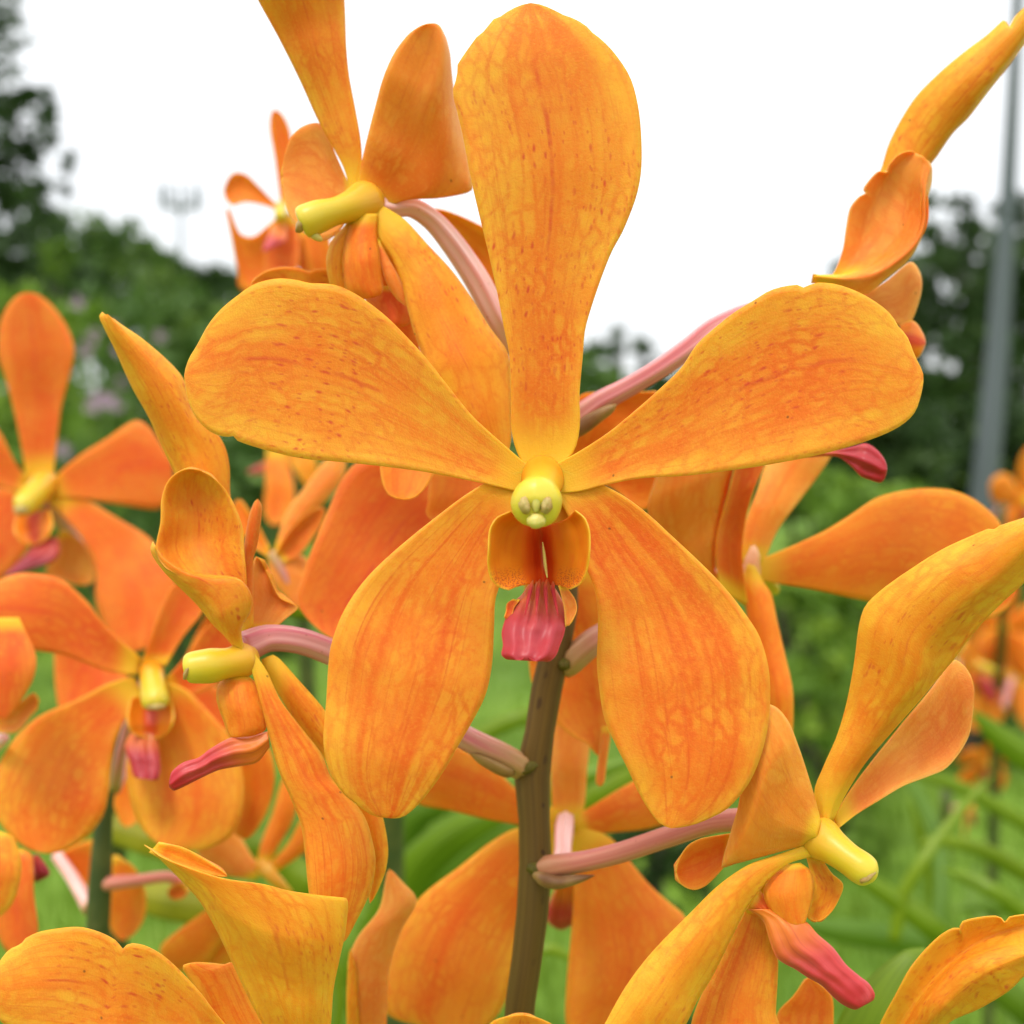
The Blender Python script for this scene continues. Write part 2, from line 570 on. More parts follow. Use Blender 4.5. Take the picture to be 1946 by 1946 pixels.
def column_mat(name='column_wax', y0=.06, y1=.60, c0=(.74, .33, .02)):
    s = NT(name)
    u, v = s.sep(s.uv('uv'))
    n = s.noise(s.obj(), 350.0, 2)
    a = s.mix(s.sstep(v, y0, y1), c0, (.62, .43, .018))
    a = s.mix(s.sstep(v, .6, .95), a, (.66, .52, .045))
    a = s.mix(s.sstep(n, .4, .8, 0, .25), a, (.56, .52, .06))
    return s.finish(a, rough=.38, spec=.4, normal=s.bump(s.noise(s.obj(), 2500.), .15, .0001), sss=.6, radius=(1, .8, .2), scale=.0012)
M_COL = column_mat()
M_COLF = column_mat('column_wax_front', .12, .62, (.74, .26, .008))

def plain_mat(name, a, b, scale=400.0, rough=.45, sss=.4, radius=(1, .5, .3), ss=.0008, spec=.4, coat=0.0, lo=.35, hi=.7):
    s = NT(name)
    n = s.noise(s.obj(), scale, 3)
    return s.finish(s.mix(s.sstep(n, lo, hi), a, b), rough=rough, spec=spec, sss=sss, radius=radius, scale=ss, coat=coat,
                    normal=s.bump(s.noise(s.obj(), scale * 5), .15, .0001))
M_CREAM = plain_mat('anther_cream', (.62, .52, .12), (.54, .42, .10))
M_BROWN = plain_mat('anther_brown', (.34, .20, .05), (.50, .38, .12), 700.0)

def lip_mat():
    s = NT('lip_flesh')
    u, v = s.sep(s.uv('uv'))
    cm = s.uv('cm')
    e = s.math('MULTIPLY', s.math('ABSOLUTE', s.math('SUBTRACT', u, .5)), 2.0)
    col = s.mix(s.sstep(e, .10, .55), (.60, .050, .004), (.76, .22, .008))
    st = s.noise(s.comb(s.math('MULTIPLY', u, 26.0), s.math('MULTIPLY', v, 2.0)), 1.0, 3.0)
    col = s.mix(s.sstep(st, .45, .7, 0, .5), col, (.72, .12, .01))
    col = s.mix(s.sstep(e, .86, 1.0, 0, .8), col, (.74, .40, .02))
    vo = s.n('ShaderNodeTexVoronoi', {'Vector': s.vmul(cm, (38, 38, 1)), 'Scale': 1.0}, voronoi_dimensions='2D')
    dot = s.math('MULTIPLY', s.sstep(vo.outputs['Distance'], .15, .42, 1, 0), s.math('MULTIPLY', s.sstep(v, .62, .85, 0, .85), s.sstep(e, .28, .5)))
    col = s.mix(dot, col, (.40, .05, .02))
    return s.finish(col, rough=.42, spec=.35, **SSS)
M_LIP = lip_mat()
LIPM = [M_LIP, M_LIP, plain_mat('lip_edge', (.74, .42, .025), (.74, .34, .02))]

def tongue_mat(name, tipc, midc, basec, b0=.08, b1=.45):
    s = NT(name)
    u, v = s.sep(s.uv('uv'))
    n = s.noise(s.obj(), 420.0, 3)
    col = s.mix(s.sstep(v, b0, b1), basec, midc)
    col = s.mix(s.sstep(v, .55, 1.0), col, tipc)
    col = s.mix(s.sstep(n, .50, .78, 0, .35), col, (.60, .13, .12))
    st = s.noise(s.comb(s.math('MULTIPLY', u, 14.0), s.math('MULTIPLY', v, 1.5)), 1.0, 2.0)
    col = s.mix(s.sstep(st, .5, .72, 0, .4), col, (.36, .02, .025))
    return s.finish(col, rough=.42, spec=.35, sss=.5, radius=(1, .35, .3), scale=.0009, normal=s.bump(n, .25, .0002))
M_TONGUE = tongue_mat('lip_tongue_pink', (.38, .008, .016), (.40, .030, .040), (.62, .16, .04))
M_TONGUE2 = tongue_mat('lip_tongue_orange_base', (.44, .014, .024), (.50, .042, .040), (.70, .19, .02), .12, .55)
M_TONGUED = tongue_mat('lip_tongue_dark', (.30, .03, .008), (.36, .04, .008), (.50, .09, .01))
M_RECEP = plain_mat('receptacle_orange', (.72, .26, .01), (.72, .33, .015))
M_JOINT = plain_mat('joint_pale', (.78, .42, .22), (.76, .32, .12))
M_TONGUE3 = tongue_mat('lip_tongue_magenta', (.24, .012, .025), (.28, .018, .03), (.44, .05, .03))

def pedicel_mat(name, pink=(.58, .15, .17), pale=(.74, .38, .34), olive=(.42, .24, .08), o0=.0, o1=.35, inv=False):
    s = NT(name)
    u, v = s.sep(s.uv('uv'))
    st = s.noise(s.comb(s.math('MULTIPLY', u, 9.0), s.math('MULTIPLY', v, 1.2)), 1.0, 3.0)
    col = s.mix(s.sstep(st, .35, .65), pink, pale)
    n = s.noise(s.obj(), 300.0, 2)
    col = s.mix(s.sstep(v, o0, o1, .95, 0), col, s.mix(n, olive, (.50, .32, .12)))
    vo = s.n('ShaderNodeTexVoronoi', {'Vector': s.vmul(s.uv('cm'), (9, 7, 1)), 'Scale': 1.0}, voronoi_dimensions='2D')
    keep = s.sstep(s.n('ShaderNodeSeparateColor', [vo.outputs['Color']]).outputs[0], .75, .95)
    col = s.mix(s.math('MULTIPLY', s.math('MULTIPLY', s.sstep(vo.outputs['Distance'], .03, .12, 1, 0), keep), .5), col, (.35, .10, .05))
    return s.finish(col, rough=.42, spec=.35, sss=.4, radius=(1, .5, .4), scale=.0008)
M_PED = pedicel_mat('pedicel_pink', o0=.02, o1=.30)
M_PEDP = pedicel_mat('pedicel_pale', pink=(.74, .32, .28), pale=(.84, .54, .48), olive=(.7, .35, .2), o0=.0, o1=.1)
M_PEDR = pedicel_mat('pedicel_rose', pink=(.56, .16, .12), pale=(.66, .27, .19), olive=(.45, .16, .08), o0=.0, o1=.22)

def stem_mat():
    s = NT('stem_olive_brown')
    u, v = s.sep(s.uv('uv'))
    cm = s.uv('cm')
    st = s.noise(s.comb(s.math('MULTIPLY', u, 15.0), s.math('MULTIPLY', v, 9.0)), 1.0, 4.0, .6)
    z = s.sstep(v, .30, .60)
    col = s.mix(s.sstep(st, .35, .68), s.mix(z, (.100, .055, .012), (.084, .070, .008)), s.mix(z, (.150, .090, .018), (.120, .102, .011)))
    vo = s.n('ShaderNodeTexVoronoi', {'Vector': s.vadd(s.vmul(cm, (6.5, 3.4, 1)), s.vmul(s.n('ShaderNodeTexNoise', {'Vector': cm, 'Scale': 3.0}).outputs['Color'], (1.2, 1.2, 0))), 'Scale': 1.0}, voronoi_dimensions='2D')
    keep = s.sstep(s.n('ShaderNodeSeparateColor', [vo.outputs['Color']]).outputs[0], .68, .95)
    col = s.mix(s.math('MULTIPLY', s.math('MULTIPLY', s.sstep(vo.outputs['Distance'], .10, .24, 1, 0), keep), .8), col, (.045, .020, .010))
    return s.finish(col, rough=.5, spec=.18, sss=.15, radius=(1, .7, .2), scale=.0006, normal=s.bump(s.math('ADD', s.math('MULTIPLY', st, .4), s.noise(cm, 40.)), .3, .00015))
M_STEM = stem_mat()
M_STEMG = plain_mat('stem_dark_green', (.045, .065, .014), (.085, .095, .022), 250.0, sss=.1)
M_BRACT = plain_mat('bract_dry', (.34, .20, .06), (.20, .09, .03), 300.0, sss=.2)

def leaf_mat(name, a, b, c, trans=.35, rough=.4):
    s = NT(name)
    u, v = s.sep(s.uv('uv'))
    r = s.rnd()
    st = s.noise(s.comb(s.math('MULTIPLY', u, 12.0), s.math('ADD', s.math('MULTIPLY', v, 1.5), s.math('MULTIPLY', r, 40.0))), 1.0, 3.0)
    col = s.mix(s.sstep(st, .3, .7), a, b)
    col = s.mix(s.math('MULTIPLY', r, .5), col, c)
    p = s.n('ShaderNodeBsdfPrincipled', {'Base Color': col, 'Roughness': rough, 'Specular IOR Level': .35})
    t = s.n('ShaderNodeBsdfTranslucent', [col])
    mx = s.n('ShaderNodeMixShader', [trans, p.outputs[0], t.outputs[0]])
    s.t.links.new(mx.outputs[0], s.out.inputs[0])
    return s.m
M_STRAP = leaf_mat('strap_leaf', (.12, .22, .007), (.20, .33, .010), (.27, .34, .008))
M_STRAPD = leaf_mat('strap_leaf_dark', (.09, .19, .010), (.13, .25, .014), (.17, .25, .010))
M_STRAPY = leaf_mat('strap_leaf_yellow', (.30, .30, .01), (.40, .36, .015), (.36, .34, .01))

def foliage_mat(name, a, b, c=(.10, .16, .03)):
    s = NT(name)
    n = s.noise(s.obj(), 1.3, 3)
    at = s.n('ShaderNodeAttribute', attribute_name='tone').outputs['Fac']
    col = s.mix(s.sstep(n, .35, .65), a, b)
    col = s.mix(s.sstep(at, .55, 1.0, 0, .8), col, c)
    p = s.n('ShaderNodeBsdfPrincipled', {'Base Color': col, 'Roughness': .55, 'Specular IOR Level': .25})
    t = s.n('ShaderNodeBsdfTranslucent', [col])
    mx = s.n('ShaderNodeMixShader', [.3, p.outputs[0], t.outputs[0]])
    s.t.links.new(mx.outputs[0], s.out.inputs[0])
    return s.m
M_FOLD = foliage_mat('foliage_dark', (.026, .055, .012), (.042, .085, .018), (.07, .12, .022))
M_FOLM = foliage_mat('foliage_mid', (.060, .125, .020), (.095, .175, .030), (.15, .23, .035))
M_FOLL = foliage_mat('foliage_light', (.11, .21, .02), (.17, .29, .03), (.26, .37, .03))
M_BARK = plain_mat('bark', (.06, .045, .03), (.11, .085, .06), 8.0, sss=0, rough=.8)
M_PINKF = plain_mat('small_flower_pink', (.34, .20, .30), (.42, .29, .38), 50.0, sss=0)

# ------------------------------------------------------------------ the orchid flowers
FLOWERS = 'orange orchid flowers'

class Flower:
    count = 0
    def __init__(s, label, x, y, d, q=1.0):
        s.o = W(x, y, d)
        s.e = empty('orchid_flower', s.o)
        tag(s.e, label, 'flower', FLOWERS)
        s.q = q
        Flower.count += 1
        s.k = Flower.count * 7.3
    def petal(s, name, L, R, d, cup=1.0, tilt=0.0, mats=FACE, see='face', th=.62, ripple=.35, nv=None, nu=None, side=None, parent=None):
        s.k += 1.7
        nv = nv or int(36 * s.q); nu = nu or max(7, int(15 * s.q) | 1)
        rows = sheet_rows(S(L), S(R), d, cup, tilt, nv, nu, side=side)
        return grid_obj(name, rows, mats, parent or s.e, s.o, th * .001, see == 'face', ripple * .001, s.k)
    def multi(s, name, curves, mats=FACE, see='face', th=.62, ripple=.25, nv=40, nu=21, parent=None):
        s.k += 1.7
        rows = multi_rows([(S(p), d) for p, d in curves], nv, nu)
        return grid_obj(name, rows, mats, parent or s.e, s.o, th * .001, see == 'face', ripple * .001, s.k)
    def tube(s, name, reg, pts, mat, parent=None, **kw):
        r = REG[reg]
        pp = [(r[0] + x * r[2], r[1] + y * r[2], d, rad * r[2]) for x, y, d, rad in pts]
        return ptube(name, pp, [mat], parent or s.e, s.o, **kw)
    def pad(s, name, L, R, d, mat, parent=None, **kw):
        return pad_obj(name, S(L), S(R), d, [mat], parent or s.e, s.o, **kw)
    def blob(s, name, reg, x, y, d, rx, ry, rz, mat, rot=0.0, parent=None, **kw):
        r = REG[reg]
        px = d / FPX * r[2]
        c = W(r[0] + x * r[2], r[1] + y * r[2], d)
        a, b = math.cos(rot), math.sin(rot)
        return blob_obj(name, c, (RT * a - UP * b) * rx * px, (RT * b + UP * a) * ry * px, FWD * rz * px, [mat], parent or s.e, s.o, **kw)

# ---- the large flower facing the lens
f = Flower('large orange orchid flower in sharp focus facing the camera, with a pink lip', 1030, 925, .122)
f.petal('dorsal_sepal',
        'D 880,860 812,775 775,700 752,600 750,450 740,200 M 440,1740 400,1530 355,1330 300,1100 265,950 215,690 178,540 166,478 190,395 188,345 300,183 318,176 396,84 410,90 480,45 575,15',
        'D 950,860 1012,780 1072,720 1100,640 1110,540 1106,420 1125,200 M 862,1720 930,1500 1000,1320 1060,1210 1130,1030 1155,900 1157,740 1140,560 1095,400 1000,260 908,174 888,166 862,130 785,90 758,83 660,35 575,15',
        [.1225, .1218, .1215, .1212, .1215, .1225], cup=[1.6, 1.2, .5, -.3, -.6], tilt=[0, .4, .8], nv=64, nu=21, ripple=.30, th=.7)
f.petal('petal',
        'J 1930,1190 1850,1110 1700,980 1560,850 1440,700 1330,560 1240,460 1110,330 960,220 840,168 692,160 680,150 560,135 450,155 380,190 362,205 290,260 240,305 180,380 120,490 78,560 55,650',
        'J 1900,1270 1770,1245 1600,1205 1350,1155 1100,1120 850,1095 680,1080 500,1040 345,992 318,975 308,955 280,968 200,945 120,870 75,770 55,650',
        [.1222, .1212, .1200, .1192, .1190, .1200], cup=[.9, .8, .2, -.9], tilt=[-.4, -.8, -1.2], nv=64, nu=23, ripple=.35, th=.7)
f.petal('petal',
        'N -60,1400 20,1330 130,1270 300,1160 480,1010 580,920 680,820 760,700 870,600 960,530 1050,475 1140,420 1230,395 1308,390 1320,408 1370,380 1480,385 1620,435 1750,520 1800,580 1808,600 1860,660 1900,760 1945,860',
        'N -30,1480 130,1475 250,1445 450,1405 700,1390 950,1360 1150,1330 1400,1280 1600,1225 1750,1170 1840,1120 1900,1060 1935,960 1945,860',
        [.1222, .1212, .1203, .1196, .1192, .1200], cup=[.9, .9, .4, -.8], tilt=[-.4, -.9, -1.3], nv=64, nu=23, ripple=.35, th=.7)
f.petal('lateral_sepal',
        'K 1230,40 1120,60 1000,105 880,180 760,270 620,380 480,500 380,600 310,690 250,790 210,890 185,980 175,1080 165,1250 150,1440 160,1540 190,1640 260,1740 340,1800 400,1845 480,1862',
        'K 1290,100 1210,180 1150,320 1100,500 1075,640 1052,720 1045,880 1035,1060 1000,1220 930,1360 860,1480 780,1620 700,1730 620,1820 560,1860 480,1862',
        [.1222, .1215, .1200, .1182, .1170, .1172], cup=[1.4, .8, -.8, -1.6], tilt=[.6, 1.8, 2.2], nv=60, nu=23, ripple=.35, th=.7, mats=SEPAL)
f.petal('lateral_sepal',
        'L 80,60 160,170 240,320 310,540 355,650 375,760 375,900 370,1050 385,1200 410,1340 470,1480 530,1600 590,1730 650,1830 700,1890 760,1916',
        'L 160,30 280,70 400,115 520,180 640,270 760,380 900,510 1000,610 1080,700 1170,820 1220,900 1255,1000 1275,1100 1280,1250 1255,1450 1180,1660 1060,1810 950,1870 870,1900 760,1916',
        [.1222, .1215, .1203, .1190, .1182, .1180], cup=[1.4, .8, -.6, -1.4], tilt=[-.6, -2.0, -2.4], nv=60, nu=23, ripple=.35, th=.7, mats=SEPAL)
col = f.tube('column', 'K', [(1300, 60, .1240, 118), (1299, 85, .1224, 116), (1296, 105, .1208, 106), (1290, 130, .1188, 100), (1282, 160, .1165, 106), (1274, 186, .1145, 122), (1269, 204, .1130, 134), (1267, 211, .1121, 132), (1266, 215, .1115, 110), (1266, 218, .1111, 68), (1266, 220, .1110, 2)], M_COLF, n=32, nseg=50, bumps=.06)
f.blob('receptacle', 'K', 1300, 200, .1240, 215, 240, 60, M_RECEP, rough=.1)
for sx in (-1, 1):
    f.blob('anther_pit', 'K', 1264 + sx * 58, 224, .1109, 29, 46, 20, M_BROWN, rot=sx * .2, parent=col, rough=.35, seed=sx)
f.blob('anther_ridge', 'K', 1266, 200, .1111, 26, 62, 18, M_CREAM, parent=col, rough=.1)
f.blob('anther_beak', 'K', 1267, 305, .1112, 50, 40, 34, M_CREAM, parent=col, rough=.2)
lip = f.multi('lip', [
    ('K 1135,255 1060,290 1025,350 1018,440 1015,540 1035,610 1075,650 1125,664', [.1150, .1140, .1138, .1145, .1155]),
    ('K 1165,290 1110,350 1085,440 1085,540 1110,610 1165,648', [.1170, .1160, .1158, .1165]),
    ('K 1215,320 1205,400 1205,500 1215,590 1235,635', [.1190, .1188, .1186, .1180]),
    ('K 1290,330 1292,400 1300,500 1303,580 1304,640', [.1205, .1212, .1212, .1195]),
    ('K 1350,320 1358,400 1365,500 1365,590 1368,640', [.1190, .1188, .1186, .1180]),
    ('K 1425,290 1465,350 1485,440 1480,540 1455,610 1410,650', [.1170, .1160, .1158, .1165]),
    ('K 1470,250 1520,290 1545,360 1546,470 1530,570 1500,630 1445,660', [.1150, .1140, .1138, .1145, .1155]),
], mats=LIPM, nv=40, nu=49, th=.6, ripple=.05)
f.tube('lip_callus', 'K', [(1300, 415, .1190, 3), (1308, 470, .1186, 8), (1315, 540, .1182, 9), (1325, 600, .1172, 4)], M_CREAM, parent=lip, n=8, nseg=14)
f.pad('lip_tongue', 'K 1235,622 1190,690 1130,745 1103,820 1085,890 1092,955 1084,1005 1112,1030 1160,1030 1215,1012',
      'K 1345,622 1375,670 1408,730 1424,810 1415,890 1390,960 1370,1010 1335,1042 1280,1036 1215,1012',
      [.1195, .1180, .1160, .1142, .1135], M_TONGUE, front=1.2, back=.9, ridges=3, rdepth=.22, nv=60, nu=41, lumps=1.5)
for kk in range(4):
    x0 = 1240 + kk * 38
    f.tube('lip_ridge', 'K', [(x0 + 8, 612, .1190, 6), (x0, 650, .1176, 11), (x0 - 14 + kk * 8, 710, .1161, 10), (x0 - 26 + kk * 16, 770, .1150, 5), (x0 - 32 + kk * 20, 800, .1147, 2)], M_TONGUE, n=10, nseg=16)
f.petal('lip_fringe', 'K 1385,640 1400,700 1415,770 1420,860', 'K 1425,650 1472,720 1478,780 1440,850', [.1170, .1165, .1162], mats=PEACH, ripple=.4, nv=16, nu=7, cup=.3, th=.35)
f.petal('lip_fringe', 'K 1150,715 1115,735 1112,770 1100,810', 'K 1180,715 1150,760 1140,800 1125,830', [.1170, .1165, .1162], mats=RED, ripple=.4, nv=12, nu=7, cup=.2, th=.35)
f.tube('pedicel', 'P', [(1062, 1010, .1480, 24), (1058, 985, .1420, 24), (1045, 950, .1330, 25), (1032, 925, .1250, 30)], M_PED, n=18, nseg=24, groove=.06)

# ---- upper left flower, in profile, facing left
f = Flower('orange orchid flower facing left at the top, its tall sepal leaving the picture', 690, 385, .137)
f.petal('dorsal_sepal', 'B 600,1030 560,880 430,640 330,420 220,200 110,0 30,-160 -10,-330 30,-480 150,-560',
        'B 650,1010 655,780 620,560 590,400 575,250 565,0 540,-200 440,-420 300,-540 150,-560',
        [.137, .1365, .135, .132, .130], cup=[-1.0, -1.8, -1.4], tilt=[0, .6, 0], nv=48, see='face')
f.multi('petal', [
    ('B 625,1000 665,800 720,580 770,400 830,270 900,180 960,140 1000,128', [.137, .134, .131, .1305]),
    ('B 660,1060 760,880 850,660 930,460 990,310 1020,190 1040,122', [.137, .1340, .1320, .1315]),
    ('B 690,1095 820,980 950,780 1020,560 1070,380 1080,230 1066,136', [.137, .1345, .1325, .1322]),
    ('B 720,1112 850,1056 1020,1000 1110,760 1120,540 1122,380 1106,240 1084,166', [.137, .1355, .1350, .1350, .1335]),
    ('B 740,1110 880,1052 1060,1040 1200,1015 1240,990 1200,740 1150,540 1131,400 1120,280 1102,205', [.137, .1360, .1385, .1395, .1380, .135]),
], nv=50, nu=27, mats=BACK, ripple=.3)
f.petal('petal', 'B 600,1000 520,820 470,700 430,645 350,660 290,710 255,800 240,930', 'B 620,1080 520,1230 430,1265 350,1222 290,1150 255,1060 240,930',
        [.1375, .1385, .1395, .140], cup=[.5, 1.2, .8], tilt=[0, -1], mats=PEACH)
f.petal('lateral_sepal', 'B 700,1110 740,1250 800,1330 860,1470 890,1600 930,1750 J 1300,520 1330,640 1400,800 1520,980 1640,1100 1720,1150',
        'B 770,1080 880,1150 1000,1280 1130,1420 1230,1560 1330,1720 J 1750,520 1770,680 1772,850 1768,1000 1720,1150',
        [.1355, .134, .1325, .131, .130, .130], cup=[-1.2, -2.0, -1.0], tilt=[.5, 1.5], nv=50, mats=AMBER)
f.petal('lateral_sepal', 'B 690,1200 720,1350 J 1090,200 1100,300 1105,600 1085,900 1085,1150 1120,1260 1200,1292',
        'B 760,1180 840,1400 J 1250,310 1290,500 1400,800 1400,1050 1335,1210 1270,1280 1200,1292',
        [.140, .142, .142, .139, .136], cup=[.6, .8], mats=PLAIN, nv=40)
c = f.tube('column', 'B', [(730, 1045, .1380, 70), (675, 1062, .1366, 112), (610, 1082, .1348, 88), (520, 1108, .1332, 72), (430, 1135, .1322, 86), (370, 1158, .1318, 88), (346, 1168, .1318, 84), (337, 1172, .1318, 72), (333, 1174, .1318, 40), (333, 1174, .1318, 2)], M_COL, n=24, nseg=40)
f.blob('anther_cap', 'B', 345, 1172, .1309, 26, 58, 36, M_BROWN, rot=.55, parent=c, rough=.2)
f.blob('anther_beak', 'B', 415, 1240, .1318, 40, 20, 20, M_CREAM, rot=.6, parent=c)
lp = f.petal('lip', 'B 610,1120 560,1190 505,1250 470,1340 475,1440 505,1520 590,1570', 'B 660,1120 620,1220 590,1300 570,1420 575,1520 590,1570', [.1350, .1345, .1350], mats=AMBER, cup=-.8, nv=24, nu=11)
f.petal('lip_lobe', 'B 620,1120 575,1220 555,1330 558,1430 580,1530 650,1572 710,1560', 'B 740,1120 735,1230 748,1330 760,1440 770,1520 745,1552 710,1560', [.1345, .1330, .1335], mats=PLAIN, cup=-1.4, nv=26, nu=13, parent=lp)
f.petal('lip_lobe', 'B 730,1245 745,1330 775,1460 830,1560 900,1610', 'B 745,1255 800,1360 850,1450 885,1540 900,1610', [.1345, .1340, .1345], mats=PEACH, cup=-.5, nv=22, nu=9, parent=lp)
f.petal('lip_tongue', 'B 720,1500 672,1560 690,1600 740,1650 790,1700', 'B 880,1500 925,1590 930,1650 890,1710 790,1700', [.137, .1365, .136], cup=-1.5, mats=RED, th=1.2, nv=24, nu=13)
f.tube('pedicel', 'B', [(1560, 1890, .150, 52), (1460, 1820, .147, 56), (1380, 1700, .1440, 60), (1260, 1470, .1425, 62), (1140, 1290, .1415, 58), (1030, 1160, .1405, 52), (920, 1090, .139, 50), (800, 1085, .1375, 55), (690, 1060, .1375, 60)], M_PEDP, n=24, nseg=50, groove=.12, ng=6)

# ---- upper right flower, in profile, facing right
f = Flower('orange orchid flower at upper right, its rolled sepal reaching the top right corner', 1560, 610, .141)
f.multi('dorsal_sepal', [
    ('C 1000,1250 1120,1010 1180,890 1220,760 1290,620 1370,500 1500,370 1620,270 1740,180 1834,98 1850,148 1882,88 1932,40 2050,-60', [.146, .144, .141, .138]),
    ('C 1060,1260 1200,1020 1300,860 1400,680 1520,520 1640,390 1760,270 1880,160 1960,60 2060,-55', [.1445, .1425, .139, .137]),
    ('C 1120,1265 1260,1060 1370,900 1500,730 1610,590 1740,430 1850,300 1932,180 2000,70 2075,-45', [.1445, .1425, .139, .137]),
    ('C 1150,1270 1310,1080 1420,890 1470,830 1560,700 1640,620 1740,490 1850,350 1932,238 2030,100 2090,-30', [.146, .144, .142, .139]),
], mats=AMBER, nv=56, nu=23, ripple=.3)
h = f.multi('petal', [
    ('C 900,1480 950,1400 985,1300 1000,1200 1022,1090 1070,1032 1108,1012 1090,992 1165,902 1218,908 1215,880 1260,822 1300,800 1345,796', [.141, .140, .139, .1385]),
    ('C 960,1470 1040,1370 1090,1250 1130,1120 1180,1000 1240,900 1300,840 1362,802', [.1405, .1412, .1408, .139]),
    ('C 980,1452 1120,1390 1230,1290 1290,1180 1320,1050 1345,940 1375,850 1382,812', [.1385, .1395, .1398, .1380]),
    ('C 900,1440 1050,1440 1150,1400 1260,1330 1340,1250 1388,1160 1395,1050 1392,950 1408,860 1400,822', [.1370, .1368, .1370, .1372]),
    ('C 830,1448 1000,1462 1150,1440 1280,1360 1370,1270 1410,1170 1412,1060 1420,950 1440,880 1425,840', [.1362, .1358, .1362, .1370]),
    ('C 815,1485 960,1510 1100,1543 1200,1470 1330,1360 1400,1240 1421,1150 1424,1060 1450,950 1450,870 1432,845', [.1372, .1372, .1374, .1385]),
], mats=PEACH, nv=56, nu=41, ripple=.2)
f.petal('petal', 'C 950,1620 1080,1550 1200,1480 1340,1370 1388,1430 1398,1500', 'C 1050,1720 1180,1680 1300,1712 1340,1690 1380,1590 1398,1500', [.143, .144, .145, .146], cup=[.5, -1.2], mats=PEACH, nv=28)
f.petal('lip', 'C 1280,1700 1350,1680 1400,1740 1417,1800', 'C 1300,1850 1345,1890 1385,1870 1417,1800', [.142, .1415, .142], cup=-.8, mats=LIPM, nv=20, nu=9)
f.petal('lateral_sepal', 'C 900,1650 1000,1800 1050,1950 I 330,330 350,250', 'C 1050,1650 1150,1800 1180,1950 I 520,330 350,250', [.142, .146, .148], cup=.6, mats=PLAIN, nv=22)
f.pad('lip_tongue', 'I 850,380 980,405 1090,383 1155,368 1210,400 1248,450 1259,500', 'I 850,440 1010,435 1075,478 1125,530 1170,549 1232,562 1259,500', [.142, .139, .137, .136], M_TONGUE, ridges=2, rdepth=.28, front=1.2, nv=44, nu=25)
f.tube('column', 'C', [(850, 1640, .141, 80), (1000, 1690, .139, 80), (1120, 1740, .1375, 80), (1200, 1790, .137, 70), (1230, 1810, .137, 5)], M_COL, n=18, nseg=24)
f.tube('pedicel', 'N', [(-80, 1180, .150, 50), (60, 1130, .148, 68), (150, 1080, .1465, 66), (260, 1000, .1455, 56), (400, 925, .1448, 50), (560, 830, .144, 50), (720, 720, .1435, 54), (860, 610, .143, 52), (1100, 520, .1425, 50), (1400, 560, .141, 60)], M_PED, n=24, nseg=56, groove=.10, ng=6)
f.tube('bract', 'N', [(60, 1230, .1475, 4), (150, 1145, .1452, 34), (240, 1080, .1444, 38), (310, 1035, .1440, 22), (335, 1015, .1440, 2)], M_BRACT, n=12, nseg=20, bumps=.3)

# ---- right flower seen from behind
f = Flower('orange orchid flower seen from behind right of the large flower, pale joint at its centre', 1428, 1078, .160)
f.petal('petal', 'I 570,970 620,948 680,920 800,870 950,800 1080,720 1200,640 1320,605 1450,590 1580,600 1680,640 1760,700 1815,760 1880,900 1905,1020 1900,1100',
        'I 570,1010 630,1042 720,1060 900,1090 1080,1130 1170,1148 1400,1200 1600,1240 1720,1245 1820,1205 1900,1100', [.159, .160, .162, .165, .168], cup=[-.8, -1.5, 1.0], tilt=[0, -2], mats=PLAIN, nv=44)
f.petal('dorsal_sepal', 'I 535,960 560,760 620,600 670,450 780,320 960,290', 'I 650,960 720,800 830,650 920,530 985,430 1010,340 960,290', [.159, .160, .163, .166], cup=[-1.2, -1.5], mats=PLAIN, see='back', nv=34)
f.petal('petal', 'I 430,1090 415,900 430,780 470,650 510,490 540,380 600,330', 'I 575,1180 550,1000 545,900 560,750 600,600 650,480 670,380 600,330', [.157, .1545, .152, .152], cup=[1.0, 1.8, 1.0], tilt=[2, 3], mats=RED, nv=36)
f.petal('lateral_sepal', 'I 420,1200 300,1050 150,880 80,720 90,620 150,480 250,350', 'I 470,1120 420,1020 412,900 430,780 480,580 500,430 400,345 250,350', [.157, .153, .150, .150], cup=[-1.2, -1.5], tilt=[0, 1.5], mats=BACK, nv=40)
f.petal('lateral_sepal', 'I 570,960 545,1060 562,1180 590,1350 640,1600 690,1850 735,1960', 'I 610,970 650,1050 690,1110 720,1250 760,1420 795,1580 797,1750 785,1850 735,1960', [.158, .156, .154, .154], cup=[-1, -1.6], tilt=[-1, -2], mats=PLAIN, nv=40)
f.blob('receptacle', 'I', 590, 1000, .1594, 44, 130, 60, M_JOINT, rot=.1, rough=.2)
f.tube('column', 'I', [(610, 1000, .160, 30), (660, 1040, .164, 34), (700, 1085, .167, 32), (715, 1105, .168, 14), (718, 1108, .168, 1)], M_COL, n=14, nseg=16)
f.tube('pedicel', 'P', [(1070, 1275, .1480, 16), (1082, 1262, .1475, 22), (1105, 1238, .147, 24), (1136, 1213, .147, 23), (1230, 1165, .152, 22), (1340, 1115, .160, 22), (1395, 1090, .1625, 22), (1428, 1076, .1612, 24)], M_PED, n=20, nseg=40, groove=.10)

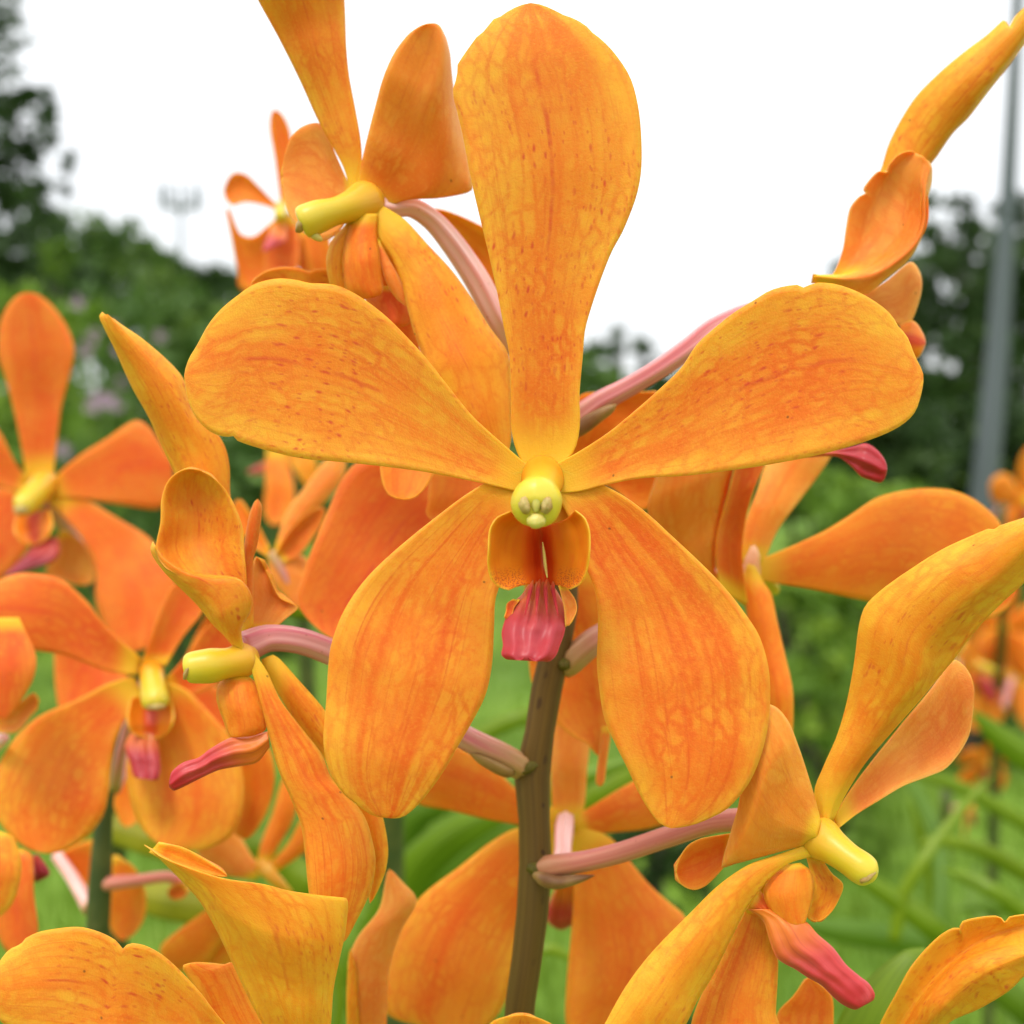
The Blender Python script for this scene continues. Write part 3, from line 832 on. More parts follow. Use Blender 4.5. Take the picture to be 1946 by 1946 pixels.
# ---- lower right flower facing right
f = Flower('orange orchid flower at lower right facing right, yellow column and red tongue pointing right', 1560, 1590, .1235)
f.multi('dorsal_sepal', [
    ('H 865,880 830,720 880,580 950,420 1000,250 1030,100 I 1100,1414 1120,1260 1150,1170 1230,1090 1370,990 1530,890 1700,812 1775,782 1785,792 1800,778 1932,735 2060,700', [.1245, .1235, .1215, .1200, .1195]),
    ('H 885,880 880,760 950,600 1040,430 1120,270 1190,120 I 1290,1310 1350,1210 1450,1110 1570,1010 1720,920 1850,840 1960,770 2075,705', [.1235, .1222, .1200, .1182, .1180]),
    ('H 905,875 930,780 1030,600 1150,430 1260,280 1370,140 I 1440,1370 1520,1270 1620,1170 1740,1070 1860,960 1960,860 2085,710', [.1234, .1222, .1198, .1180, .1178]),
    ('H 930,870 1000,725 1100,565 1250,390 1400,220 1540,50 I 1583,1442 1640,1360 1740,1240 1850,1130 1932,1058 2050,930 2100,715', [.1245, .1238, .1222, .1212, .1200]),
], mats=AMBER, nv=60, nu=25, ripple=.3, th=.75)
f.petal('petal', 'H 940,850 1000,740 1100,600 1300,350 1450,170 1560,20 1620,55 1660,120 1673,190', 'H 955,910 1050,835 1150,772 1300,682 1430,632 1520,592 1600,500 1650,400 1673,190',
        [.1250, .1262, .1275, .128, .128], cup=[.6, 1.2, -.6], tilt=[-1, -2], mats=PEACH, nv=44)
f.multi('petal', [
    ('H 870,870 832,730 792,600 752,480 700,350 640,275 560,240', [.1225, .1215, .1200, .1195]),
    ('H 860,900 780,780 720,640 670,500 610,390 535,275', [.1215, .1200, .1185, .1185]),
    ('H 850,930 740,850 640,740 580,620 530,500 505,420', [.1213, .1198, .1182, .1188]),
    ('H 845,955 720,920 600,870 530,790 490,690 462,620', [.1215, .1200, .1188, .1195]),
    ('H 835,975 700,1007 560,1047 470,1060 420,1000 432,790', [.1225, .1215, .1205, .1212]),
    ('H 830,985 690,1020 560,1055 420,1092 345,1110 400,900', [.1228, .1222, .1218, .1225]),
], mats=BACK, nv=44, nu=31, ripple=.45, th=.6)
f.petal('petal', 'H 420,930 300,950 230,965 170,1000 125,1070 112,1140', 'H 380,1080 320,1150 260,1207 200,1226 140,1200 112,1140', [.1245, .1245, .1238, .1232], cup=[.8, 1.4], tilt=[0, -1.0], mats=PLAIN, nv=30)
f.petal('lateral_sepal', 'H 790,990 620,1050 500,1090 400,1150 300,1230 200,1330 50,1480 -50,1590 -160,1740 -250,1900 -300,2010 -260,2110', 'H 840,1050 700,1090 600,1170 540,1240 480,1320 400,1480 300,1680 220,1810 150,1950 50,2060 -100,2120 -260,2110',
        [.1225, .1205, .1190, .1178, .1172], cup=[-1.2, -2.0, -.6], tilt=[0, .8], mats=AMBER, nv=52, see='face')
f.petal('lateral_sepal', 'H 520,1150 470,1340 380,1500 300,1660 230,1800 185,1940 200,2060 380,2140', 'H 600,1200 605,1370 640,1550 642,1660 636,1780 632,1880 652,1950 600,2080 380,2140',
        [.1245, .1245, .124, .123], cup=[.6, -1.4, -.8], tilt=[0, -1.5], mats=SEPAL, nv=44)
c = f.tube('column', 'H', [(820, 930, .1245, 70), (860, 955, .1235, 112), (930, 1005, .1218, 92), (1010, 1065, .1206, 82), (1080, 1115, .1199, 86), (1115, 1142, .1196, 78), (1136, 1157, .1195, 55), (1144, 1163, .1195, 25), (1146, 1164, .1195, 2)], M_COL, n=26, nseg=46)
f.blob('anther_cap', 'H', 1112, 1160, .1186, 50, 20, 26, M_BROWN, rot=-.6, parent=c, rough=.25)
f.blob('anther_beak', 'H', 1150, 1125, .1190, 14, 24, 20, M_CREAM, rot=-.5, parent=c)
lp = f.petal('lip', 'H 790,1040 820,1180 805,1290 798,1375 850,1392', 'H 860,1050 925,1145 982,1200 962,1275 915,1350 850,1392', [.1235, .1230, .1232], mats=AMBER, cup=.5, nv=26, nu=13)
f.petal('lip_lobe', 'H 690,1095 600,1165 565,1240 590,1320 660,1402 730,1442 765,1440', 'H 760,1085 815,1130 834,1200 825,1280 805,1345 785,1400 765,1440', [.1225, .1212, .1208], mats=PLAIN, cup=-1.2, nv=30, nu=15, parent=lp)
f.petal('lip_lobe', 'H 470,1345 520,1370 600,1400 680,1410 740,1420', 'H 540,1220 580,1270 640,1340 700,1380 740,1420', [.1228, .1222, .1222], mats=RED, cup=-.6, nv=18, nu=9, parent=lp)
f.pad('lip_tongue', 'H 480,1330 560,1385 600,1500 640,1590 740,1650 800,1690 870,1730 930,1790 980,1830 1050,1858 1095,1825',
      'H 640,1330 790,1395 850,1460 930,1530 1000,1620 1070,1680 1120,1720 1150,1775 1140,1810 1095,1825', [.1225, .1212, .1202, .1195], M_TONGUE2, ridges=2.5, rdepth=.16, front=1.4, nv=60, nu=33, lumps=.5)
f.tube('pedicel', 'P', [(1022, 1660, .1440, 16), (1040, 1652, .1425, 24), (1062, 1645, .1415, 21), (1110, 1637, .140, 18.5), (1180, 1620, .138, 18.5), (1270, 1590, .1355, 19), (1360, 1562, .1330, 20), (1450, 1560, .129, 22), (1545, 1585, .1245, 30)], M_PEDR, n=20, nseg=50, groove=.05)
f.tube('bract', 'G', [(1150, 1150, .1420, 20), (1210, 1172, .1406, 42), (1280, 1186, .1400, 36), (1350, 1178, .1396, 26), (1420, 1162, .1394, 13), (1462, 1152, .1394, 2)], M_BRACT, n=12, nseg=24, bumps=.5)

# ---- flower behind the stem, seen from its back
f = Flower('orange orchid flower seen from behind, low behind the stem, pink stalk at its centre', 1085, 1570, .172)
f.petal('dorsal_sepal', 'G 1245,880 1235,700 1232,500 1240,300 1280,170 1335,120', 'G 1385,870 1412,780 1425,600 1440,450 1430,300 1390,180 1335,120', [.172, .173, .176, .180], cup=[-1, -1.6], mats=PLAIN, see='back', nv=36)
f.petal('petal', 'G 1290,820 1150,750 1040,690 950,600 850,530 750,480 640,440 540,480 470,600', 'G 1280,910 1150,905 1045,885 900,860 700,812 540,782 480,720 470,600', [.172, .173, .175, .178], cup=[-.8, -1.4], mats=PLAIN, nv=36)
f.petal('petal', 'G 1340,840 1420,805 1540,730 1680,650 1800,600 1900,640', 'G 1360,940 1450,935 1600,925 1760,905 1880,860 1930,760 1900,640', [.172, .173, .175, .178], cup=[-.8, -1.4], mats=PLAIN, nv=36)
f.petal('lateral_sepal', 'G 1260,880 1050,905 900,990 750,1110 600,1220 520,1300 450,1420 400,1540 370,1670 350,1780 365,1870 420,1910 560,1950 700,2000', 'G 1300,960 1200,1200 1130,1450 1040,1700 960,1880 850,1980 700,2000', [.172, .170, .168, .167], cup=[-1.2, -1.8], tilt=[1, 2], mats=SEPAL, nv=44)
f.petal('lateral_sepal', 'G 1310,960 1350,1150 1348,1350 1325,1600 1310,1800 1312,1932 1350,2040 1480,2110', 'G 1390,900 1540,950 1650,1080 1750,1200 1850,1290 1932,1360 2000,1500 1980,1750 1850,1950 1700,2080 1480,2110', [.172, .170, .168, .167], cup=[-1.6, -3.0, -2], tilt=[0, -1], mats=PLAIN, nv=44)
f.pad('lip_tongue', 'G 1260,1200 1215,1330 1220,1400 1290,1440', 'G 1380,1200 1400,1310 1370,1390 1290,1440', [.178, .180, .182], M_TONGUE2, nv=20, nu=13)
f.tube('column', 'G', [(1320, 880, .174, 40), (1310, 1000, .182, 42), (1300, 1100, .188, 40), (1300, 1110, .189, 2)], M_COL, n=12, nseg=14)
f.tube('pedicel', 'G', [(1180, 1150, .150, 40), (1230, 1130, .154, 42), (1290, 1070, .160, 44), (1298, 970, .166, 46), (1306, 900, .1700, 48), (1312, 850, .1722, 40), (1314, 800, .1735, 14)], M_PEDP, n=24, nseg=36, groove=.12)

# ---- left flower facing left, hooded petal
f = Flower('orange orchid flower left of the large one, with a hooded petal and pink tongue', 470, 1255, .130)
f.multi('dorsal_sepal', [
    ('E 1080,1290 960,1080 870,900 780,700 690,540 600,340 540,220 519,170 535,145', [.133, .134, .133, .131]),
    ('E 1120,1290 1020,1060 930,860 840,670 750,500 660,350 585,240 550,160', [.1315, .1322, .1312, .1305]),
    ('E 1180,1290 1110,1050 1050,870 970,700 860,500 740,350 630,230 565,158', [.1313, .1320, .1310, .1303]),
    ('E 1230,1290 1207,1080 1205,960 1180,850 1110,740 1030,660 960,490 870,390 740,280 632,207 600,182 575,170', [.133, .134, .1335, .131]),
], mats=AMBER, nv=50, nu=21, ripple=.25)
hp = f.petal('petal', 'E 1130,1700 960,1560 850,1450 822,1380 845,1250 850,1130 880,1040 930,990 990,970 1060,985', 'E 1270,1700 1290,1570 1278,1400 1268,1270 1222,1150 1180,1080 1120,1020 1060,985',
             [.1275, .1280, .1290, .1292, .1280], cup=[1.0, 3.2, 2.2], tilt=[0, 1], mats=FACE, nv=44, nu=19, ripple=.15)
f.multi('petal_fold', [
    ('E 1270,1960 1180,1850 1110,1780 1040,1690 950,1600 860,1510 808,1440 788,1392 800,1350', [.1285, .1265, .1262, .1270]),
    ('E 1275,1950 1200,1840 1150,1760 1080,1660 980,1570 890,1490 830,1425 808,1380', [.1275, .1250, .1248, .1262]),
    ('E 1280,1945 1240,1820 1210,1740 1170,1640 1090,1560 960,1505 860,1440 815,1372', [.1272, .1246, .1244, .1262]),
    ('E 1285,1940 1265,1800 1300,1720 1310,1650 1260,1560 1130,1535 1010,1520 900,1475 845,1428 812,1365', [.1278, .1258, .1250, .1258, .1268]),
    ('E 1290,1935 1262,1850 1275,1785 1312,1725 1326,1660 1300,1590 1245,1540 1130,1524 1030,1518 930,1483 850,1424 806,1352', [.1288, .1272, .1262, .1268, .1276]),
], mats=FACE, see='face', nv=48, nu=27, ripple=.12, parent=hp)
f.petal('petal', 'E 1265,1830 1262,1500 1290,1300 1310,1200 1335,1140 1352,1125', 'E 1330,1800 1330,1440 1350,1370 1368,1260 1372,1160 1352,1125', [.1315, .132, .132], cup=[-.4, -.8], mats=PEACH, nv=34, nu=9)
f.petal('petal', 'E 1290,1830 1300,1600 1345,1430 1390,1500', 'E 1420,1820 1500,1750 1560,1695 1470,1650 1390,1500', [.1335, .135, .136], cup=[1.5, 2.0], mats=PEACH, nv=30)
f.petal('lateral_sepal', 'F 1285,-30 1340,150 1400,380 1460,600 1530,760 1580,900 1600,1050 1612,1180 1640,1380 1700,1490 1760,1515', 'F 1330,-20 1400,80 1470,230 1590,390 1690,520 1740,640 1806,700 1916,850 1956,980 1971,1080 1946,1230 1866,1400 1806,1505 1760,1515',
        [.1275, .1262, .1250, .1240, .1238], cup=[-.8, -1.6, -1.2], tilt=[.5, 1.5], mats=SEPAL, nv=56)
f.petal('lateral_sepal', 'F 1370,20 1440,-5 1560,120 1700,280 1780,400 1900,600 1990,780 2030,950 2035,1060 2010,1170 1940,1300', 'F 1390,90 1500,270 1600,420 1700,540 1820,760 1900,950 1930,1150 1940,1300', [.1300, .1295, .1290, .1285, .128], cup=[-.8, -1.4], tilt=[0, 1], mats=AMBER, nv=48)
c = f.tube('column', 'F', [(1330, 10, .1292, 60), (1280, 22, .1284, 92), (1200, 38, .1272, 80), (1110, 52, .1264, 92), (1030, 60, .1260, 86), (992, 65, .1258, 80), (980, 67, .1258, 68), (975, 68, .1258, 40), (975, 68, .1258, 2)], M_COL, n=24, nseg=40)
f.blob('anther_cap', 'F', 984, 84, .1248, 17, 46, 34, M_BROWN, rot=.35, parent=c, rough=.2)
lp = f.petal('lip', 'F 1200,95 1145,150 1135,230 1170,340 1210,426 1270,428', 'F 1290,95 1340,140 1382,260 1396,385 1340,418 1270,428', [.1278, .1264, .1262], mats=PLAIN, cup=-1.4, nv=28, nu=15)
f.pad('lip_tongue', 'F 1405,395 1300,425 1210,430 1100,490 1040,535 960,560 900,610 886,660', 'F 1415,480 1350,560 1260,580 1150,600 1060,640 980,680 912,709 886,690', [.1275, .1268, .1262, .1256], M_TONGUE2, ridges=2, rdepth=.25, front=1.2, nv=56, nu=27)
f.tube('pedicel', 'P', [(1000, 1462, .1465, 16), (985, 1455, .1450, 24), (950, 1434, .1435, 23), (890, 1405, .1415, 22), (800, 1350, .139, 22), (700, 1275, .1365, 22), (630, 1240, .134, 23), (570, 1218, .1325, 23), (510, 1213, .1315, 24), (465, 1230, .1300, 28)], M_PED, n=22, nseg=56, groove=.10)
f.tube('bract', 'G', [(1060, 600, .1450, 6), (1010, 610, .1432, 30), (930, 575, .1420, 32), (850, 530, .1414, 24), (800, 500, .1412, 3)], M_BRACT, n=12, nseg=22, bumps=.3)

# ---- flower hidden behind the large one
f = Flower('reddish orange orchid flower mostly hidden behind the large front flower', 960, 900, .166)
f.petal('lateral_sepal', 'K 900,-60 600,-60 320,0 230,120 170,260 90,450 30,620 8,700 30,770 100,850 200,915', 'K 1000,100 1000,300 900,600 600,850 350,930 200,915', [.164, .160, .157, .156], cup=[.8, 1.5], tilt=[-1, -1.5], mats=RED, nv=44)
f.petal('lateral_sepal', 'K 1200,500 1215,800 1225,1000 1260,1200 1380,1365 1460,1432 1535,1472 1598,1538', 'K 1560,500 1650,900 1690,1150 1665,1350 1622,1450 1598,1538', [.163, .162, .160, .158], cup=[.6, 1.4], mats=PLAIN, nv=40)
f.petal('petal_fold', 'K 1610,1380 1590,1560 1578,1675 1600,1698', 'K 1665,1380 1640,1560 1625,1675 1600,1698', [.158, .157, .156], cup=-.4, mats=BACK, nv=20, nu=7)
f.petal('petal', 'J 1340,1120 1335,1300 1325,1370 1365,1405 1440,1402', 'J 1720,1120 1680,1280 1580,1380 1440,1402', [.153, .151, .150], cup=[.5, 1.0], mats=PLAIN, nv=26)
f.petal('petal', 'N 30,1350 60,1100 150,968 330,958 480,952 565,960', 'N 250,1380 380,1260 500,1150 570,1050 565,960', [.164, .160, .158], cup=[.6, 1.0], mats=PLAIN, nv=26)
f.petal('petal', 'N 60,1360 300,1340 450,1350 540,1400', 'N 120,1460 280,1440 470,1572 535,1530 540,1400', [.163, .160, .158], cup=.6, mats=PLAIN, nv=24)
f.petal('dorsal_sepal', 'B 1500,2400 1450,1900 1250,1550 1060,1270 1005,1110 1040,1096', 'B 1640,2400 1600,1800 1500,1450 1390,1250 1280,1185 1150,1125 1040,1096', [.166, .163, .158, .155], cup=[.5, 1.4], mats=AMBER, nv=36)
f.tube('pedicel', 'P', [(1075, 1090, .1500, 20), (1060, 1030, .153, 20), (1020, 950, .160, 22), (965, 905, .166, 30)], M_PED, n=16, nseg=20, groove=.08)

# ---- petal rim peeping above the large left petal belongs to a flower behind
f = Flower('orange orchid petal tip peeping out above the left petal of the large flower', 700, 640, .147)
f.petal('petal', 'J 1000,430 700,330 480,250 408,168', 'J 980,260 860,130 802,86 742,90 722,102 650,82 560,78 470,105 408,168', [.147, .145, .144], cup=[.4, .8], mats=FACE, nv=34)
f.tube('pedicel', 'P', [(1012, 690, .151, 18), (900, 700, .150, 18), (790, 680, .149, 18), (700, 640, .147, 22)], M_PED, n=14, nseg=24, groove=.08)

# ---- main flower stem
def grow_stem(label, pts, mat, n=22):
    top = [W(x, y, d) for x, y, d, r in pts]
    rad = [r * d / FPX for x, y, d, r in pts]
    lx, ly, lz = top[-1]
    for k in (1, 2, 3, 4):
        t = k / 4
        top.append(Vector((lx - .01 * t * k, ly + .012 * t, lz * (1 - t) + .0 * t)))
        rad.append(rad[-1] * 1.03)
    base = Vector((top[-1].x, top[-1].y, 0))
    e = empty('orchid_plant', base)
    tag(e, label, 'plant', 'orchid plants')
    o = tube_obj('stalk', top, rad, [mat], e, base, n=n, nseg=150, groove=.006, ng=5)
    return e, base
est, ob = grow_stem('thick olive brown flower stem in the middle of the picture carrying the large flower', [
    (1000, 600, .1530, 12.0), (1012, 690, .1520, 17.1), (1032, 800, .1510, 22.2), (1055, 950, .1500, 25.7), (1072, 1090, .1490, 27.3), (1066, 1200, .1480, 28.3), (1046, 1260, .1475, 29.1),
    (1034, 1344, .1470, 29.3), (1022, 1409, .1465, 27.9), (1016, 1445, .1463, 28.4), (1011, 1474, .1460, 34.4), (1012, 1495, .1458, 33.0), (1014, 1536, .1455, 30.2), (1017, 1608, .1445, 29.8), (1017, 1640, .1443, 30.7), (1018, 1668, .1441, 34.4), (1016, 1690, .1440, 32.6), (1009.5, 1753, .1435, 29.8), (998, 1844, .1430, 28.8), (984, 1946, .1425, 28.4)], M_STEM)
for (x, y, d, rx, ry, rot) in ((1003, 1458, .1448, 24, 12, -.4), (1030, 1655, .1428, 30, 16, .3), (1072, 1262, .1466, 14, 12, .2), (1062, 1090, .1480, 22, 14, 0)):
    px = d / FPX
    blob_obj('node_swelling', W(x, y, d), (RT * math.cos(rot) - UP * math.sin(rot)) * rx * px, (RT * math.sin(rot) + UP * math.cos(rot)) * ry * px, FWD * 22 * px, [M_STEM], est, ob, rough=.25)

# ---- left background flower
f = Flower('blurred orange orchid flower at the left edge with upright sepal and dark magenta tongue', 75, 935, .235, q=.75)
f.petal('dorsal_sepal', 'E 135,1040 120,900 80,700 30,500 -10,380 -5,220 30,130 90,60 150,42', 'E 275,1030 295,850 320,650 360,500 390,340 350,220 280,120 210,60 150,42', [.235, .234, .232, .231], cup=[1.5, -.8], mats=RED)
f.petal('petal', 'E 240,1060 330,970 430,890 560,810 660,740 720,715 780,750 850,850 905,960', 'E 260,1110 450,1130 650,1160 840,1180 895,1080 905,960', [.235, .233, .231, .230], cup=[1, -1], mats=RED)
f.petal('petal', 'E 170,1050 80,940 0,780 -100,700 -250,690 -330,780', 'E 150,1100 0,1060 -150,1010 -290,930 -330,780', [.235, .233, .231], cup=[1, -1], mats=RED)
f.petal('lateral_sepal', 'E 240,1130 350,1240 440,1350 500,1500 500,1650 540,1800 600,1900 660,1932 740,1920', 'E 300,1100 450,1130 600,1220 780,1330 850,1430 920,1560 900,1750 820,1880 740,1920', [.235, .232, .228, .226], cup=[1, -2], tilt=[0, -2], mats=RED)
f.petal('lateral_sepal', 'E 130,1120 60,1080 -50,1070 -200,1200 -300,1450', 'E 200,1150 160,1350 60,1500 -60,1600 -200,1600 -300,1450', [.235, .232, .228], cup=[1, -2], mats=RED)
f.petal('petal_fold', 'E 310,1300 285,1400 240,1520 340,1560 420,1572', 'E 345,1290 440,1360 492,1470 490,1560 420,1572', [.238, .238, .238], mats=PEACH)
c = f.tube('column', 'E', [(235, 1040, .235, 70), (200, 1085, .231, 68), (150, 1135, .228, 66), (115, 1165, .226, 58), (95, 1180, .2255, 30), (92, 1182, .2255, 2)], M_COL, n=18, nseg=24)
f.blob('anther_cap', 'E', 110, 1185, .2245, 36, 26, 26, M_BROWN, parent=c, rough=.3)
f.petal('lip', 'E 90,1200 72,1290 115,1350 190,1362', 'E 262,1180 275,1260 255,1320 190,1362', [.231, .228, .228], mats=LIPM, cup=2.0)
f.pad('lip_tongue', 'E 190,1340 130,1420 70,1480 18,1536', 'E 300,1325 312,1410 270,1460 150,1500 18,1536', [.230, .226, .223], M_TONGUE3, nv=26, nu=15)
f.tube('pedicel', 'P', [(200, 1130, .262, 14), (150, 1040, .252, 14), (90, 945, .236, 18)], M_PED, n=12, nseg=14)

# ---- second left flower
f = Flower('slightly blurred orange orchid flower at lower left facing the camera with small pink tongue', 285, 1300, .185, q=.85)
f.petal('petal', 'E 740,1960 620,1860 540,1780 470,1680 400,1610 340,1560 270,1530 150,1515 60,1525 -40,1580 -120,1700', 'E 720,2050 580,2035 450,1990 330,1945 200,1925 50,1905 -60,1840 -120,1700', [.185, .183, .181, .180], cup=[.8, -1.2], tilt=[0, -1.5], mats=RED)
f.petal('lateral_sepal', 'F 700,110 560,150 400,230 200,320 90,420 20,520 -30,620 -60,760 0,880 60,950 140,1010 210,1032', 'F 740,200 660,330 605,450 580,600 570,720 540,840 470,940 380,1000 290,1037 210,1032', [.185, .182, .179, .177], cup=[1, -1.5], tilt=[0, 1.5], mats=SEPAL)
f.petal('lateral_sepal', 'F 730,200 685,450 662,600 680,750 720,870 780,950 860,1002', 'F 850,130 980,180 1080,280 1200,420 1260,560 1280,700 1260,860 1200,960 1050,1022 860,1002', [.185, .183, .181, .180], cup=[1, -1.8], tilt=[0, -1.5], mats=SEPAL)
f.petal('petal_fold', 'F 1150,380 1230,600 1250,800 1230,930 1290,962', 'F 1330,400 1420,500 1442,640 1410,800 1350,910 1290,962', [.190, .190, .189], mats=PLAIN, cup=-1)
f.petal('dorsal_sepal', 'E 740,2000 800,1820 850,1680 900,1590 980,1555', 'E 870,2000 960,1850 1050,1740 1085,1660 1050,1590 980,1555', [.185, .184, .184], cup=[1, .5], mats=RED)
f.petal('petal', 'F 870,120 960,20 1040,-100 1130,-180', 'F 890,190 1000,210 1130,155 1230,90 1250,-60 1130,-180', [.185, .184, .183], cup=.6, mats=RED)
c = f.tube('column', 'F', [(795, 80, .186, 62), (800, 130, .182, 64), (808, 190, .1795, 70), (814, 240, .178, 72), (817, 265, .1776, 60), (818, 278, .1775, 30), (818, 280, .1775, 2)], M_COLF, n=18, nseg=24)
f.blob('anther_cap', 'F', 816, 268, .1765, 48, 18, 22, M_BROWN, parent=c, rough=.3)
f.petal('lip', 'F 690,220 665,320 690,400 760,425 800,428', 'F 890,220 912,310 890,390 840,425 800,428', [.181, .179, .180], mats=LIPM, cup=2.4)
f.pad('lip_tongue', 'F 690,400 655,470 680,560 705,638 765,642', 'F 825,405 835,520 842,600 825,652 765,642', [.181, .178, .176], M_TONGUE, nv=30, nu=19)
f.tube('pedicel', 'F', [(600, 700, .200, 30), (640, 500, .198, 32), (700, 300, .195, 32), (780, 110, .187, 40)], M_PED, n=12, nseg=20)

est, ob = grow_stem('dark green flower stem at lower left below the pair of blurred flowers', [
    (232, 1360, .202, 5), (222, 1410, .202, 7), (213, 1480, .203, 9), (199, 1540, .203, 15), (194, 1610, .203, 19), (190, 1680, .203, 22), (186, 1760, .203, 22), (176, 1946, .203, 22)], M_STEMG, n=16)

f = Flower('orange orchid petals on pink stalks beside the dark green stem at lower left', 260, 1700, .212, q=.7)
f.petal('petal', 'F 590,1050 585,1250 580,1430 640,1492', 'F 605,1055 700,1110 760,1230 762,1350 720,1440 640,1492', [.212, .211, .210], mats=PLAIN, cup=1)
f.petal('petal', 'F 500,960 400,990 325,1040 360,1080', 'F 500,1300 470,1260 410,1150 360,1080', [.212, .212, .213], mats=PLAIN, cup=1)
f.petal('petal_fold', 'F 960,1190 900,1210 880,1240 900,1272', 'F 990,1230 970,1262 930,1280 900,1272', [.205, .206, .207], mats=RED, nv=12, nu=7)
f.tube('pedicel', 'F', [(520, 1205, .203, 36), (600, 1192, .202, 38), (700, 1182, .203, 32), (880, 1160, .206, 30), (960, 1190, .208, 30)], M_PEDR, n=14, nseg=22)
f.tube('pedicel', 'F', [(470, 1330, .204, 40), (440, 1270, .206, 38), (370, 1150, .210, 34), (300, 1050, .213, 32)], M_PEDP, n=14, nseg=22)

f = Flower('orange orchid petals cut off by the left edge below the two blurred flowers', 0, 1500, .170, q=.7)
f.petal('petal', 'F 100,-200 190,0 176,120 100,250 20,332', 'F -50,-200 -150,50 -120,250 20,332', [.172, .170, .170], mats=RED, cup=-1)
f.petal('petal', 'F -40,350 100,250 180,195 196,260', 'F -40,400 80,405 150,330 196,260', [.176, .175, .175], mats=PEACH, cup=.5, nv=16)
f.petal('petal', 'F 0,920 70,950 112,1080 100,1200 60,1310 -60,1402', 'F -80,900 -120,1100 -100,1300 -60,1402', [.165, .163, .163], mats=FACE, cup=-1)
f.petal('lateral_sepal', 'F 60,1000 165,1040 180,1250 200,1450 150,1562', 'F -20,1050 -40,1300 0,1500 60,1572 150,1562', [.175, .173, .172], mats=RED, cup=-1)
f.pad('lip_tongue', 'F 170,1050 175,1120 180,1185', 'F 200,1040 250,1110 262,1150 180,1192', [.178, .178, .178], M_TONGUE3, nv=14, nu=9)
f.tube('pedicel', 'F', [(-60, 500, .18, 36), (0, 445, .178, 36), (30, 430, .177, 20)], M_PEDP, n=12, nseg=10)

f = Flower('reddish orange orchid petals packed behind the second blurred flower at lower left', 330, 1310, .225, q=.7)
f.petal('petal', 'F 640,-60 420,-90 300,-80 285,60 305,260 350,335', 'F 700,60 640,160 560,260 450,330 350,335', [.222, .219, .217], mats=RED, cup=1)
f.petal('petal', 'E 940,2040 1000,1900 1060,1780 1130,1690', 'E 1140,2060 1220,1960 1260,1860 1210,1760 1130,1690', [.222, .219, .217], mats=RED, cup=1)
f.petal('lateral_sepal', 'F 950,120 1080,140 1230,220 1330,330 1380,480', 'F 900,300 1050,420 1200,520 1320,540 1380,480', [.222, .219, .217], mats=RED, cup=1)
f.petal('lateral_sepal', 'F 600,260 560,500 590,760 660,900', 'F 760,260 800,500 790,780 660,900', [.222, .219, .217], mats=PLAIN, cup=1)
f.tube('pedicel', 'P', [(300, 1320, .224, 14), (250, 1420, .215, 14), (215, 1500, .206, 14)], M_PED, n=12, nseg=14)

# ---- lower left foreground flower
f = Flower('close orange orchid flower at bottom left with a broad notched petal and a funnel petal', 520, 2040, .122)
f.petal('petal', 'F 1320,2080 1150,1900 1050,1770 950,1660 850,1570 760,1522 690,1510 662,1520 645,1540 632,1525 600,1490 520,1450 430,1425 350,1425 200,1450 122,1490 112,1512 50,1540 0,1600 -40,1660 -60,1740', 'F 1260,2180 900,2110 600,2050 300,2000 20,1935 -40,1840 -60,1740',
        [.122, .1200, .1180, .1170, .1172], cup=[1, .4, -1.4], tilt=[-.5, -2.0], mats=FACE, nv=60, nu=21)
f.multi('petal', [
    ('F 1520,2140 1420,2000 1330,1850 1230,1640 1130,1430 1040,1280 940,1170 850,1080 780,1010 755,995', [.122, .1212, .1195, .1190]),
    ('F 1540,2140 1480,1980 1400,1800 1310,1600 1220,1420 1140,1300 1040,1190 930,1110 850,1060', [.1212, .1195, .1178, .1180]),
    ('F 1570,2140 1540,1980 1490,1800 1430,1600 1370,1430 1310,1320 1230,1230 1150,1165', [.1209, .1190, .1170, .1172]),
    ('F 1600,2140 1600,1980 1590,1800 1570,1600 1540,1430 1500,1330 1450,1250 1390,1200', [.1210, .1192, .1172, .1172]),
    ('F 1640,2140 1660,1980 1680,1800 1690,1600 1680,1450 1660,1340 1610,1265 1515,1232', [.1214, .1200, .1184, .1182]),
    ('F 1700,2140 1735,1940 1750,1750 1780,1600 1812,1450 1826,1300 1818,1272 1720,1262', [.1222, .1212, .1202, .1196]),
], mats=AMBER, nv=52, nu=31, ripple=.35)
f.petal('petal_fold', 'F 780,1030 900,1095 1050,1135 1190,1165', 'F 830,985 950,1005 1080,1075 1190,1150', [.1195, .1192, .1190], mats=AMBER, cup=.3, nv=20, nu=7)
f.petal('lateral_sepal', 'F 1150,2100 1100,1950 1050,1800 955,1630 1020,1608', 'F 1480,2100 1420,1980 1330,1830 1222,1604 1180,1618 1120,1612 1020,1608', [.126, .1265, .127], mats=SEPAL, cup=-.6, nv=30)
f.tube('pedicel', 'P', [(520, 2045, .122, 26), (600, 2090, .130, 24), (760, 2110, .138, 22), (960, 2060, .143, 22)], M_PED, n=16, nseg=20)

